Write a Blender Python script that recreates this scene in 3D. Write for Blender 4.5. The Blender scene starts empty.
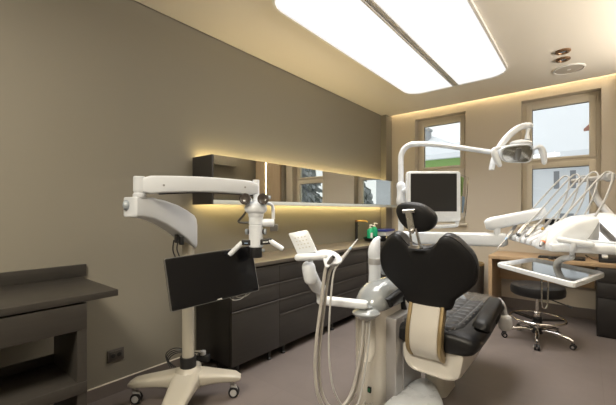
import bpy, bmesh, math, random
from mathutils import Vector as V, Matrix
random.seed(7)
S = bpy.context.scene
COL = S.collection
PI = math.pi

# ------------------------------------------------------------------ camera
TH = math.atan(278/340)
FW = V((-math.sin(TH), math.cos(TH), 0)); RT = V((math.cos(TH), math.sin(TH), 0)); UP = V((0, 0, 1))
CAM = V((2.604, 0, 1.30))
def at(u, v, t):
    return CAM + (FW + RT*((u-308)/340) + UP*((210.8-v)/340))*t

cd = bpy.data.cameras.new('camera'); co = bpy.data.objects.new('camera', cd); COL.objects.link(co)
co.location = CAM; co.rotation_euler = (PI/2, 0, TH)
cd.sensor_width = 36; cd.lens = 340*36/616; cd.shift_y = 8.3/616; cd.clip_start = 0.02
S.camera = co
S.view_settings.view_transform = 'Standard'; S.view_settings.look = 'None'
S.view_settings.exposure = 1.5; S.view_settings.gamma = 1.0; S.view_settings.use_curve_mapping = False

# ------------------------------------------------------------------ materials
def mat(name, col, rough=0.5, metal=0.0, var=0.04, scale=12, spec=0.5, bump=0.0, bscale=80, coat=0.0,
        trans=0.0, emit=None, estr=0.0, ior=1.45, rvar=0.04, alpha=1.0):
    m = bpy.data.materials.new(name); m.use_nodes = True
    nt = m.node_tree; b = nt.nodes['Principled BSDF']; L = nt.links
    tc = nt.nodes.new('ShaderNodeTexCoord')
    nz = nt.nodes.new('ShaderNodeTexNoise'); nz.inputs['Scale'].default_value = scale; nz.inputs['Detail'].default_value = 4
    L.new(tc.outputs['Object'], nz.inputs['Vector'])
    mx = nt.nodes.new('ShaderNodeMix'); mx.data_type = 'RGBA'
    c = list(col)
    mx.inputs[6].default_value = [max(0, x*(1-var)) for x in c]+[1]
    mx.inputs[7].default_value = [min(1, x*(1+var)) for x in c]+[1]
    L.new(nz.outputs['Fac'], mx.inputs[0]); L.new(mx.outputs[2], b.inputs['Base Color'])
    mr = nt.nodes.new('ShaderNodeMapRange'); mr.inputs[3].default_value = max(0, rough-rvar); mr.inputs[4].default_value = min(1, rough+rvar)
    L.new(nz.outputs['Fac'], mr.inputs[0]); L.new(mr.outputs[0], b.inputs['Roughness'])
    b.inputs['Metallic'].default_value = metal; b.inputs['IOR'].default_value = ior
    b.inputs['Specular IOR Level'].default_value = spec
    b.inputs['Coat Weight'].default_value = coat; b.inputs['Coat Roughness'].default_value = 0.06
    b.inputs['Transmission Weight'].default_value = trans
    b.inputs['Alpha'].default_value = alpha
    if emit:
        b.inputs['Emission Color'].default_value = list(emit)+[1]; b.inputs['Emission Strength'].default_value = estr
    if bump:
        n2 = nt.nodes.new('ShaderNodeTexNoise'); n2.inputs['Scale'].default_value = bscale; n2.inputs['Detail'].default_value = 3
        L.new(tc.outputs['Object'], n2.inputs['Vector'])
        bp = nt.nodes.new('ShaderNodeBump'); bp.inputs['Strength'].default_value = bump; bp.inputs['Distance'].default_value = 0.004
        L.new(n2.outputs['Fac'], bp.inputs['Height']); L.new(bp.outputs['Normal'], b.inputs['Normal'])
    return m

def wood(name, c1, c2, axis=0, rough=0.45, sc=6):
    m = mat(name, c1, rough); nt = m.node_tree; b = nt.nodes['Principled BSDF']; L = nt.links
    tc = nt.nodes.new('ShaderNodeTexCoord'); mp = nt.nodes.new('ShaderNodeMapping')
    s = [sc*8]*3; s[axis] = sc*0.5; mp.inputs['Scale'].default_value = s
    L.new(tc.outputs['Object'], mp.inputs['Vector'])
    nz = nt.nodes.new('ShaderNodeTexNoise'); nz.inputs['Scale'].default_value = 1.0; nz.inputs['Detail'].default_value = 6; nz.inputs['Distortion'].default_value = 0.6
    L.new(mp.outputs[0], nz.inputs['Vector'])
    cr = nt.nodes.new('ShaderNodeValToRGB'); cr.color_ramp.elements[0].position = 0.3; cr.color_ramp.elements[1].position = 0.7
    cr.color_ramp.elements[0].color = list(c2)+[1]; cr.color_ramp.elements[1].color = list(c1)+[1]
    L.new(nz.outputs['Fac'], cr.inputs[0]); L.new(cr.outputs[0], b.inputs['Base Color'])
    return m

def emis(name, col, s):
    m = bpy.data.materials.new(name); m.use_nodes = True; nt = m.node_tree
    nt.nodes.remove(nt.nodes['Principled BSDF'])
    e = nt.nodes.new('ShaderNodeEmission'); e.inputs[0].default_value = list(col)+[1]; e.inputs[1].default_value = s
    nt.links.new(e.outputs[0], nt.nodes['Material Output'].inputs[0])
    return m

def glassmat(name, tint=(0.97, 0.99, 0.98), refl=0.08):
    m = bpy.data.materials.new(name); m.use_nodes = True; nt = m.node_tree
    nt.nodes.remove(nt.nodes['Principled BSDF'])
    t = nt.nodes.new('ShaderNodeBsdfTransparent'); t.inputs[0].default_value = list(tint)+[1]
    g = nt.nodes.new('ShaderNodeBsdfGlossy'); g.inputs['Roughness'].default_value = 0.02
    mx = nt.nodes.new('ShaderNodeMixShader')
    fr = nt.nodes.new('ShaderNodeFresnel'); fr.inputs[0].default_value = 1.4
    ml = nt.nodes.new('ShaderNodeMath'); ml.operation = 'MULTIPLY'; ml.inputs[1].default_value = refl*10
    nt.links.new(fr.outputs[0], ml.inputs[0]); nt.links.new(ml.outputs[0], mx.inputs[0])
    nt.links.new(t.outputs[0], mx.inputs[1]); nt.links.new(g.outputs[0], mx.inputs[2])
    nt.links.new(mx.outputs[0], nt.nodes['Material Output'].inputs[0])
    return m

def floormat():
    m = mat('floor_stone', (0.20, 0.17, 0.155), 0.42); nt = m.node_tree; b = nt.nodes['Principled BSDF']; L = nt.links
    tc = nt.nodes.new('ShaderNodeTexCoord')
    br = nt.nodes.new('ShaderNodeTexBrick'); br.offset = 0.0; br.inputs['Scale'].default_value = 1.0
    br.inputs['Brick Width'].default_value = 0.9; br.inputs['Row Height'].default_value = 0.9
    br.inputs['Mortar Size'].default_value = 0.0018
    br.inputs['Color1'].default_value = (0.160, 0.135, 0.124, 1); br.inputs['Color2'].default_value = (0.148, 0.125, 0.115, 1)
    br.inputs['Mortar'].default_value = (0.135, 0.113, 0.103, 1)
    L.new(tc.outputs['Object'], br.inputs['Vector'])
    nz = nt.nodes.new('ShaderNodeTexNoise'); nz.inputs['Scale'].default_value = 2.2; nz.inputs['Detail'].default_value = 6
    L.new(tc.outputs['Object'], nz.inputs['Vector'])
    mp = nt.nodes.new('ShaderNodeMapRange'); mp.inputs[3].default_value = 0.82; mp.inputs[4].default_value = 1.18
    L.new(nz.outputs['Fac'], mp.inputs[0])
    mx = nt.nodes.new('ShaderNodeMix'); mx.data_type = 'RGBA'; mx.blend_type = 'MULTIPLY'; mx.inputs[0].default_value = 1
    L.new(br.outputs['Color'], mx.inputs[6]); L.new(mp.outputs[0], mx.inputs[7]); L.new(mx.outputs[2], b.inputs['Base Color'])
    return m

def snowymat(name, dark):
    m = mat(name, dark, 0.9); nt = m.node_tree; b = nt.nodes['Principled BSDF']; L = nt.links
    g = nt.nodes.new('ShaderNodeNewGeometry'); sp = nt.nodes.new('ShaderNodeSeparateXYZ')
    L.new(g.outputs['Normal'], sp.inputs[0])
    r = nt.nodes.new('ShaderNodeMapRange'); r.inputs[1].default_value = 0.1; r.inputs[2].default_value = 0.45
    L.new(sp.outputs[2], r.inputs[0])
    mx = nt.nodes.new('ShaderNodeMix'); mx.data_type = 'RGBA'
    mx.inputs[6].default_value = list(dark)+[1]; mx.inputs[7].default_value = (0.85, 0.88, 0.92, 1)
    L.new(r.outputs[0], mx.inputs[0]); L.new(mx.outputs[2], b.inputs['Base Color'])
    return m

K = dict(E=0.37, P=17.0, L=10.5, U=0.8, N=36.0, C=17.0, W=0.42, R=33)
M = {}
M['wall'] = mat('grey_paint', (0.232, 0.213, 0.172), 0.6, var=0.015, scale=2, bump=0.03, bscale=300)
M['far'] = mat('beige_paint', (0.56, 0.505, 0.42), 0.6, var=0.015, scale=2, bump=0.03, bscale=300)
M['ceil'] = mat('ceiling_paint', (0.72, 0.68, 0.61), 0.7, var=0.01, scale=2)
M['floor'] = floormat()
M['base'] = mat('baseboard_stone', (0.17, 0.145, 0.13), 0.4, var=0.06)
M['pale_trim'] = mat('pale_sealant', (0.7, 0.64, 0.55), 0.5)
M['dark'] = wood('dark_laminate', (0.034, 0.031, 0.028), (0.029, 0.026, 0.024), 1, 0.45, 9)
M['darkside'] = mat('dark_carcass', (0.019, 0.017, 0.016), 0.45, var=0.05)
M['lip'] = mat('dark_metal_lip', (0.075, 0.068, 0.062), 0.35, 0.3)
M['gap'] = mat('shadow_gap_black', (0.012, 0.011, 0.01), 0.7)
M['top'] = wood('brown_worktop', (0.105, 0.09, 0.074), (0.09, 0.077, 0.063), 1, 0.38, 9)
M['console'] = wood('console_laminate', (0.040, 0.036, 0.031), (0.034, 0.030, 0.026), 1, 0.4, 9)
M['mirror'] = mat('mirror_silver', (0.86, 0.87, 0.84), 0.012, 1.0, var=0.0, rvar=0.0)
M['profile'] = mat('pale_glass_profile', (0.55, 0.57, 0.52), 0.25)
M['led'] = emis('warm_led', (1.0, 0.76, 0.34), K['L'])
M['cove'] = emis('cove_led', (1.0, 0.83, 0.54), K['C'])
M['panel'] = emis('ceiling_panel_light', (1.0, 0.985, 0.96), K['E'])
M['rim'] = mat('panel_rim', (0.75, 0.74, 0.72), 0.4)
M['track'] = mat('grey_track', (0.62, 0.61, 0.60), 0.4)
M['bronze'] = mat('bronze_trim', (0.26, 0.16, 0.095), 0.35, 0.7)
M['speaker'] = mat('speaker_grille', (0.42, 0.38, 0.33), 0.7, bump=0.2, bscale=400)
M['winframe'] = mat('window_frame_taupe', (0.66, 0.60, 0.49), 0.45, var=0.02)
M['glass'] = glassmat('window_glass')
M['gasket'] = mat('black_gasket', (0.02, 0.02, 0.02), 0.6)
M['white'] = mat('white_enamel', (0.75, 0.79, 0.84), 0.28, var=0.01, coat=0.3)
M['cream'] = mat('cream_enamel', (0.42, 0.39, 0.325), 0.35, var=0.012, coat=0.15)
M['armwhite'] = mat('off_white_arm', (0.57, 0.595, 0.63), 0.35, var=0.01, coat=0.15)
M['ivory'] = mat('ivory_shell', (0.69, 0.66, 0.60), 0.3, var=0.012, coat=0.3)
M['pearl'] = mat('pearl_gloss_shell', (0.30, 0.32, 0.325), 0.14, var=0.01, coat=0.6)
M['grey'] = mat('light_grey_plastic', (0.42, 0.42, 0.42), 0.4)
M['silver'] = mat('silver_panel', (0.46, 0.45, 0.45), 0.32, 0.5)
M['hose'] = mat('grey_hose', (0.46, 0.44, 0.41), 0.42)
M['whose'] = mat('pale_grey_hose', (0.50, 0.50, 0.49), 0.38)
M['black'] = mat('black_plastic', (0.015, 0.015, 0.016), 0.4)
M['leather'] = mat('black_leather', (0.011, 0.011, 0.012), 0.42, bump=0.12, bscale=260, var=0.1)
M['fabric'] = mat('black_back_cloth', (0.012, 0.012, 0.013), 0.55, bump=0.1, bscale=300, spec=0.3)
M['quilt'] = mat('charcoal_quilted_leather', (0.030, 0.031, 0.033), 0.42, bump=0.1, bscale=260)
M['stitch'] = mat('pale_stitching', (0.22, 0.22, 0.225), 0.6)
M['chrome'] = mat('chrome', (0.75, 0.73, 0.70), 0.12, 1.0, var=0.02)
M['steel'] = mat('brushed_steel', (0.60, 0.59, 0.57), 0.27, 1.0, var=0.05)
M['dsteel'] = mat('grey_metal', (0.30, 0.30, 0.30), 0.3, 0.9)
M['gold'] = mat('olive_gold_trim', (0.36, 0.27, 0.14), 0.35, 0.45)
M['screen'] = mat('dark_screen', (0.006, 0.006, 0.007), 0.17, var=0.02, rvar=0.01)
M['lscreen'] = mat('charcoal_screen', (0.025, 0.024, 0.024), 0.3, var=0.02, rvar=0.01)
M['bezel'] = mat('gloss_black_bezel', (0.008, 0.008, 0.009), 0.12)
M['clear'] = glassmat('clear_plastic', (0.95, 0.95, 0.95), 0.10)
M['film'] = glassmat('thin_clear_film', (0.97, 0.97, 0.97), 0.035)
M['frost'] = mat('milky_plastic', (0.78, 0.79, 0.80), 0.25, trans=0.25)
M['touch'] = mat('glossy_glass_screen', (0.02, 0.022, 0.025), 0.03, coat=1.0, spec=1.0, ior=2.4, var=0.0, rvar=0.0)
M['traysteel'] = mat('polished_tray_steel', (0.66, 0.64, 0.61), 0.07, 1.0, var=0.02, rvar=0.01)
M['oak'] = wood('light_oak', (0.47, 0.335, 0.205), (0.40, 0.275, 0.16), 0, 0.45, 5)
M['oakv'] = wood('oak_door_panel', (0.46, 0.36, 0.25), (0.40, 0.31, 0.21), 2, 0.45, 5)
M['green'] = mat('green_soap', (0.02, 0.42, 0.22), 0.25, var=0.05)
M['blue'] = mat('blue_lid', (0.03, 0.05, 0.30), 0.35)
M['boxw'] = mat('translucent_box', (0.55, 0.56, 0.58), 0.35)
M['label'] = mat('white_label', (0.75, 0.76, 0.76), 0.5)
M['lblue'] = mat('light_blue_plastic', (0.35, 0.50, 0.68), 0.3)
M['orange'] = mat('orange_ring', (0.75, 0.18, 0.05), 0.4)
M['yellow'] = mat('brass_end', (0.62, 0.40, 0.10), 0.3, 0.8)
M['lamp_glass'] = mat('lamp_reflector', (0.50, 0.51, 0.50), 0.14, 1.0, var=0.55, scale=14, rvar=0.08)
M['lens'] = mat('dark_lens', (0.06, 0.05, 0.045), 0.12, coat=0.5)
M['knob'] = mat('clear_blue_knob', (0.42, 0.47, 0.52), 0.2, trans=0.3)
M['led_g'] = mat('green_switch', (0.02, 0.16, 0.07), 0.35)
M['key'] = mat('keypad_grey', (0.55, 0.55, 0.53), 0.5)
M['bin'] = mat('dark_bin', (0.055, 0.05, 0.046), 0.4, var=0.08)
M['socket'] = mat('brown_socket', (0.10, 0.088, 0.078), 0.4)
M['snow'] = mat('snow', (0.86, 0.88, 0.92), 0.9, var=0.03, scale=1.5, bump=0.1, bscale=3)
M['hgreen'] = mat('green_render', (0.27, 0.42, 0.14), 0.85, var=0.06, scale=3)
M['hgrey'] = mat('grey_render', (0.36, 0.37, 0.38), 0.85, var=0.06)
M['hwhite'] = mat('pale_render', (0.74, 0.76, 0.79), 0.85, var=0.04)
M['hred'] = mat('red_brick', (0.32, 0.14, 0.10), 0.85, var=0.15)
M['hdark'] = mat('dark_house_glass', (0.24, 0.25, 0.27), 0.3)
M['pine'] = snowymat('snowy_pine', (0.05, 0.065, 0.05))
M['bark'] = mat('bark', (0.06, 0.045, 0.035), 0.9, var=0.2)

# ------------------------------------------------------------------ mesh helpers
def frame_of(d):
    d = V(d).normalized(); a = V((0, 0, 1)) if abs(d.z) < 0.95 else V((1, 0, 0))
    x = a.cross(d).normalized(); return x, d.cross(x).normalized(), d

def cr(pts, n=6, closed=False):
    P = [V(p) if len(p) == 3 else V((p[0], p[1], 0)) for p in pts]; out = []; N = len(P)
    rng = N if closed else N-1
    for i in range(rng):
        if closed: a, b, c, d = P[(i-1) % N], P[i], P[(i+1) % N], P[(i+2) % N]
        else: a, b, c, d = P[max(i-1, 0)], P[i], P[i+1], P[min(i+2, N-1)]
        for k in range(n):
            t = k/n
            out.append(0.5*((2*b)+(c-a)*t+(2*a-5*b+4*c-d)*t*t+(3*b-a-3*c+d)*t**3))
    if not closed: out.append(P[-1])
    return out
def cr2(pts, n=6): return [(p.x, p.y) for p in cr(pts, n, True)]
def sm(vals, n):
    return [p.x for p in cr([(v, 0, 0) for v in vals], n)]

def rrect(w, h, r, n=5):
    out = []
    for cx, cy, a0 in ((w/2-r, h/2-r, 0), (-w/2+r, h/2-r, PI/2), (-w/2+r, -h/2+r, PI), (w/2-r, -h/2+r, 1.5*PI)):
        for k in range(n+1):
            a = a0+PI/2*k/n; out.append((cx+r*math.cos(a), cy+r*math.sin(a)))
    return out
def ell(rx, ry, n=28, p=2.0):
    o = []
    for k in range(n):
        a = 2*PI*k/n; c, s = math.cos(a), math.sin(a)
        o.append((rx*math.copysign(abs(c)**(2/p), c), ry*math.copysign(abs(s)**(2/p), s)))
    return o
def seg_poly(poly, r, n=4):
    "round the corners of a 2D polygon"
    out = []; N = len(poly)
    for i in range(N):
        p = V((*poly[i], 0)); a = V((*poly[i-1], 0)); b = V((*poly[(i+1) % N], 0))
        da = (a-p); db = (b-p); ra = min(r, da.length*0.45); rb = min(r, db.length*0.45)
        s = p+da.normalized()*ra; e = p+db.normalized()*rb
        for k in range(n+1):
            t = k/n; q = s*(1-t)**2+p*2*t*(1-t)+e*t*t; out.append((q.x, q.y))
    return out

class MB:
    def __init__(s): s.bm = bmesh.new()
    def _merge(s, t):
        me = bpy.data.meshes.new('t'); t.to_mesh(me); t.free(); s.bm.from_mesh(me); bpy.data.meshes.remove(me); return s
    def _bev(s, t, b, seg=2):
        if b > 0:
            es = [e for e in t.edges if len(e.link_faces) == 2 and e.calc_face_angle(0) > 0.7]
            bmesh.ops.bevel(t, geom=es, offset=b, segments=seg, profile=0.5, affect='EDGES', clamp_overlap=True)
    def box(s, x0, x1, y0, y1, z0, z1, b=0, seg=2):
        return s.obox(((x0+x1)/2, (y0+y1)/2, (z0+z1)/2), (1, 0, 0), (0, 1, 0), (0, 0, 1), abs(x1-x0), abs(y1-y0), abs(z1-z0), b, seg)
    def obox(s, c, ex, ey, ez, sx, sy, sz, b=0, seg=2):
        t = bmesh.new(); bmesh.ops.create_cube(t, size=1)
        ex, ey, ez = V(ex), V(ey), V(ez)
        for v in t.verts: v.co = V(c)+ex*v.co.x*sx+ey*v.co.y*sy+ez*v.co.z*sz
        s._bev(t, b, seg); return s._merge(t)
    def loft(s, secs, caps=(True, True), closed=True):
        t = bmesh.new(); R = [[t.verts.new(V(p)) for p in q] for q in secs]; n = len(R[0])
        for a, b in zip(R, R[1:]):
            for i in range(n if closed else n-1):
                j = (i+1) % n
                try: t.faces.new((a[i], a[j], b[j], b[i]))
                except ValueError: pass
        if caps[0]: t.faces.new(list(reversed(R[0])))
        if caps[1]: t.faces.new(R[-1])
        bmesh.ops.recalc_face_normals(t, faces=t.faces)
        return s._merge(t)
    def tube(s, pts, r, seg=12, n=0, up=None, ratio=1.0, caps=True, endround=False):
        if n:
            m = len(pts); pts2 = cr(pts, n)
            r = sm(r, n) if isinstance(r, (list, tuple)) else r
            pts = pts2
        P = [V(p) for p in pts]; N = len(P)
        rs = list(r) if isinstance(r, (list, tuple)) else [r]*N
        if endround:
            d0 = (P[0]-P[1]).normalized(); d1 = (P[-1]-P[-2]).normalized(); a, b = rs[0], rs[-1]
            pre = [(P[0]+d0*a*math.sin(k), a*math.cos(k)) for k in (1.45, 1.1, 0.75, 0.4)]
            post = [(P[-1]+d1*b*math.sin(k), b*math.cos(k)) for k in (0.4, 0.75, 1.1, 1.45)]
            P = [p for p, _ in pre]+P+[p for p, _ in post]; rs = [q for _, q in pre]+rs+[q for _, q in post]; N = len(P)
        tan = [((P[min(i+1, N-1)]-P[max(i-1, 0)]).normalized()) for i in range(N)]
        if up is None: x = frame_of(tan[0])[0]
        else: x = V(up).cross(tan[0]).normalized()
        secs = []
        for i in range(N):
            if up is None: x = (x-tan[i]*x.dot(tan[i])).normalized()
            else: x = V(up).cross(tan[i]).normalized()
            y = tan[i].cross(x)
            secs.append([P[i]+x*rs[i]*math.cos(2*PI*k/seg)+y*rs[i]*ratio*math.sin(2*PI*k/seg) for k in range(seg)])
        return s.loft(secs, (caps, caps))
    def sweep(s, pts, sec, up, scale=None):
        "sweep a 2D section (side, up) along pts; scale = list of (a, b)"
        P = [V(p) for p in pts]; N = len(P); secs = []
        for i in range(N):
            t = (P[min(i+1, N-1)]-P[max(i-1, 0)]).normalized(); x = t.cross(V(up)).normalized(); y = x.cross(t)
            a, b = scale[i] if scale else (1, 1)
            secs.append([P[i]+x*q[0]*a+y*q[1]*b for q in sec])
        return s.loft(secs)
    def cyl(s, a, b, r, seg=20, r2=None, bev=0):
        a, b = V(a), V(b); x, y, d = frame_of(b-a); r2 = r if r2 is None else r2; L = (b-a).length
        prof = [(r, 0), (r2, L)]
        if bev: prof = [(r-bev, 0), (r-bev*0.3, bev*0.3), (r, bev), (r2, L-bev), (r2-bev*0.3, L-bev*0.3), (r2-bev, L)]
        return s.loft([[a+d*z+x*q*math.cos(2*PI*k/seg)+y*q*math.sin(2*PI*k/seg) for k in range(seg)] for q, z in prof])
    def lathe(s, prof, c=(0, 0, 0), axis=(0, 0, 1), seg=28, sx=1.0, sy=1.0, caps=(True, True)):
        x, y, d = frame_of(axis) if tuple(axis) != (0, 0, 1) else (V((1, 0, 0)), V((0, 1, 0)), V((0, 0, 1)))
        c = V(c)
        return s.loft([[c+d*z+x*r*sx*math.cos(2*PI*k/seg)+y*r*sy*math.sin(2*PI*k/seg) for k in range(seg)] for r, z in prof], caps)
    def ball(s, c, r, seg=20, ax=None):
        r = (r, r, r) if not isinstance(r, (tuple, list)) else r
        ex, ey, ez = ax or ((1, 0, 0), (0, 1, 0), (0, 0, 1)); ex, ey, ez = V(ex), V(ey), V(ez); c = V(c)
        t = bmesh.new(); bmesh.ops.create_uvsphere(t, u_segments=seg, v_segments=seg*2//3, radius=1)
        for v in t.verts: v.co = c+ex*v.co.x*r[0]+ey*v.co.y*r[1]+ez*v.co.z*r[2]
        return s._merge(t)
    def prism(s, out, o, e1, e2, n, d0, d1, b=0, seg=2):
        o, e1, e2, n = V(o), V(e1), V(e2), V(n)
        t = bmesh.new(); A = [t.verts.new(o+e1*p[0]+e2*p[1]+n*d0) for p in out]; B = [t.verts.new(o+e1*p[0]+e2*p[1]+n*d1) for p in out]
        N = len(A)
        for i in range(N): t.faces.new((A[i], A[(i+1) % N], B[(i+1) % N], B[i]))
        t.faces.new(list(reversed(A))); t.faces.new(B); bmesh.ops.recalc_face_normals(t, faces=t.faces)
        if b:
            es = [e for e in t.edges if len(e.link_faces) == 2 and any(len(f.verts) > 4 or N <= 4 for f in e.link_faces) and e.calc_face_angle(0) > 0.7]
            bmesh.ops.bevel(t, geom=es, offset=b, segments=seg, profile=0.5, affect='EDGES', clamp_overlap=True)
        return s._merge(t)
    def pillow(s, out, o, e1, e2, n, prof, bend=None, ctr=(0, 0)):
        "rings of a closed outline: prof = [(scale, offset along n)]"
        o, e1, e2, n = V(o), V(e1), V(e2), V(n); secs = []
        for sc, off in prof:
            r = []
            for p in out:
                x = ctr[0]+(p[0]-ctr[0])*sc; y = ctr[1]+(p[1]-ctr[1])*sc
                r.append(o+e1*x+e2*y+n*(off+(bend(x, y) if bend else 0)))
            secs.append(r)
        return s.loft(secs)
    def poly(s, pts):
        vs = [s.bm.verts.new(V(p)) for p in pts]; s.bm.faces.new(vs); return s

def wloc(p):
    return p['_o'] if False else ROOT.get(p.name, V((0, 0, 0)))
ROOT = {}
def build(mb, name, m, parent=None, loc=None, ang=38, recalc=True, flat=False):
    bm = mb.bm
    o_ = ROOT[parent.name] if parent is not None else V(loc or (0, 0, 0))
    if recalc: bmesh.ops.recalc_face_normals(bm, faces=bm.faces)
    for v in bm.verts: v.co -= o_
    me = bpy.data.meshes.new(name); bm.to_mesh(me); bm.free()
    for p in me.polygons: p.use_smooth = not flat
    me.set_sharp_from_angle(angle=math.radians(ang))
    me.materials.append(M[m] if isinstance(m, str) else m)
    o = bpy.data.objects.new(name, me); COL.objects.link(o)
    ROOT[o.name] = o_
    if parent is not None: o.parent = parent
    else: o.location = o_
    return o
def tag(o, label, cat, group=None):
    o['label'] = label; o['category'] = cat
    if group: o['group'] = group
    return o
def thing(name, label, cat, loc, group=None):
    o = bpy.data.objects.new(name, None); COL.objects.link(o); o.location = V(loc); o.empty_display_size = 0.1
    ROOT[o.name] = V(loc); return tag(o, label, cat, group)
def struct(mb, name, m, parent=None):
    o = build(mb, name, m, parent, ang=30)
    if parent is None: o['kind'] = 'structure'
    return o
X, Y, Z = V((1, 0, 0)), V((0, 1, 0)), V((0, 0, 1))

# ================================================================== THE ROOM
XR, YN, YF, ZC = 3.80, -1.7, 5.28, 2.86
struct(MB().box(-0.2, XR+0.2, YN-0.2, YF+0.3, -0.1, 0), 'floor', 'floor')
struct(MB().box(-0.2, 0, YN-0.2, YF+0.3, 0, 3.1), 'wall_left', 'wall')
struct(MB().box(XR, XR+0.2, YN-0.2, YF+0.3, 0, 3.1), 'wall_right', 'wall')
struct(MB().box(0, XR, YN-0.2, YN, 0, 3.1), 'wall_near', 'wall')
# far wall around two window openings
W = [(0.489, 1.248), (1.937, 2.744)]; WZ0, WZ1 = 1.12, 2.75
fw = MB()
fw.box(0, XR, YF, YF+0.30, 0, WZ0); fw.box(0, XR, YF, YF+0.30, WZ1, 3.1)
xs = [0, W[0][0], W[0][1], W[1][0], W[1][1], XR]
for a, b in ((xs[0], xs[1]), (xs[2], xs[3]), (xs[4], xs[5])): fw.box(a, b, YF, YF+0.30, WZ0, WZ1)
struct(fw, 'wall_far', 'far')
# ceiling: dropped slab with a slot along the window wall, upper deck above
cl = MB().box(0.012, XR, YN+0.15, YF-0.075, ZC, ZC+0.06)
cl.box(0, XR, YN, YF, 3.02, 3.1)
ceiling = struct(cl, 'ceiling', 'ceil')
build(MB().box(0.12, XR-0.05, YF-0.125, YF-0.105, ZC+0.062, ZC+0.082), 'led_strip', 'cove', ceiling)
build(MB().box(0.12, XR-0.05, YN+0.16, YN+0.19, ZC+0.062, ZC+0.082), 'led_strip', 'cove', ceiling)  # near-wall strip is unseen, added as warm fill light
# pilaster in the corner, baseboards
struct(MB().box(0, 0.094, 5.072, YF, 0, ZC), 'trim_1', 'wall')
bl = MB().box(0, 0.012, 0.0, 1.66, 0, 0.086); bl.box(0, 0.012, YN, 0, 0, 0.086)
b_ = struct(bl, 'baseboard_left', 'base')
build(MB().box(0, 0.014, YN, 1.66, 0.086, 0.091), 'top_bead', 'pale_trim', b_)
struct(MB().box(0.094, XR, YF-0.014, YF, 0, 0.13), 'baseboard_far', 'base')
# oak wall panelling seen only in the mirrors
struct(MB().box(2.99, 3.74, 5.16, YF-0.02, 0, 2.5), 'trim_2', 'oakv')
struct(MB().box(2.92, 2.985, 5.20, YF, 0, ZC), 'trim_4', 'wall')

struct(MB().box(XR-0.14, XR, YN+0.3, 4.6, 2.22, 2.30), 'trim_added', 'wall')  # ledge made up to carry the added fill lamp over it

# windows
for i, (x0, x1) in enumerate(W):
    yw = YF+0.13
    f = MB(); fr = 0.05
    f.box(x0, x0+fr, yw, yw+0.07, WZ0, WZ1, 0.004); f.box(x1-fr, x1, yw, yw+0.07, WZ0, WZ1, 0.004)
    f.box(x0+fr, x1-fr, yw, yw+0.07, WZ1-fr, WZ1, 0.004); f.box(x0+fr, x1-fr, yw, yw+0.07, WZ0, WZ0+fr, 0.004)
    f.box(x0+fr, x1-fr, yw, yw+0.07, 1.91, 1.965, 0.004)
    win = struct(f, 'window_%d' % (i+1), 'winframe')
    for (z0, z1) in ((1.955, 2.71), (1.165, 1.925)):
        s_ = MB(); a0, a1 = x0+0.045, x1-0.045; w_ = 0.062 if x1 < 2 else 0.066
        s_.box(a0, a0+w_, yw-0.018, yw+0.05, z0, z1, 0.006); s_.box(a1-w_, a1, yw-0.018, yw+0.05, z0, z1, 0.006)
        s_.box(a0+w_*0.8, a1-w_*0.8, yw-0.016, yw+0.05, z1-0.07, z1, 0.006); s_.box(a0+w_*0.8, a1-w_*0.8, yw-0.016, yw+0.05, z0, z0+0.035, 0.006)
        sash = build(s_, 'sash', 'winframe', win)
        build(MB().box(a0+w_, a1-w_, yw+0.012, yw+0.018, z0+0.035, z1-0.07), 'pane', 'glass', sash)
        g = MB(); e = 0.006
        g.box(a0+w_-0.001, a0+w_+e, yw-0.001, yw+0.011, z0+0.035, z1-0.07); g.box(a0+w_, a1-w_, yw-0.001, yw+0.011, z1-0.07-e, z1-0.069)
        build(g, 'gasket', 'gasket', sash)
    h = MB().cyl((x1-0.03, yw-0.03, WZ1-0.13), (x1-0.03, yw-0.03, WZ1-0.05), 0.008, 10)
    h.cyl((x1-0.03, yw-0.03, 1.98), (x1-0.03, yw-0.03, 2.06), 0.008, 10)
    build(h, 'hinge', 'winframe', win)
    build(MB().box(x0-0.03, x1+0.03, YF-0.05, YF+0.15, WZ0-0.035, WZ0, 0.006), 'sill', 'winframe', win)

# ================================================================== CEILING FITTINGS
t = thing('ceiling_light', 'large white rounded luminous ceiling panel split by a grey bar', 'ceiling light', (1.36, 2.95, ZC-0.03))
PX0, PX1, PY0, PY1 = 0.765, 1.955, 1.69, 4.39
pc = ((PX0+PX1)/2, (PY0+PY1)/2)
out = rrect(PX1-PX0, PY1-PY0, 0.22, 8)
def ring(mb, o, e1, e2, n, outer, inner, d0, d1):
    o = V(o)
    q = lambda p, d: o+V(e1)*p[0]+V(e2)*p[1]+V(n)*d
    return mb.loft([[q(p, d0) for p in outer], [q(p, d1) for p in outer], [q(p, d1) for p in inner], [q(p, d0) for p in inner], [q(p, d0) for p in outer]], (False, False))
inn = rrect(PX1-PX0-0.04, PY1-PY0-0.04, 0.20, 8)
build(ring(MB(), (pc[0], pc[1], ZC), X, Y, -Z, out, inn, 0.0, 0.03), 'frame', 'rim', t)
def halfpanel(x0, x1):
    pts = []
    for p in rrect(PX1-PX0-0.04, PY1-PY0-0.04, 0.20, 8):
        pts.append((min(max(p[0]+pc[0], x0), x1), p[1]+pc[1]))
    q = []
    for p in pts:
        if not q or (abs(p[0]-q[-1][0])+abs(p[1]-q[-1][1])) > 1e-4: q.append(p)
    return q
for x0, x1 in ((PX0, 1.335), (1.405, PX1)):
    build(MB().prism(halfpanel(x0, x1), (0, 0, ZC), X, Y, -Z, 0.004, 0.022), 'diffuser', 'panel', t)
tb = MB().box(1.335, 1.350, PY0+0.01, PY1-0.01, ZC-0.03, ZC, 0.002); tb.box(1.390, 1.405, PY0+0.01, PY1-0.01, ZC-0.03, ZC, 0.002)
tb.box(1.35, 1.39, PY0+0.01, PY1-0.01, ZC-0.016, ZC)
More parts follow.
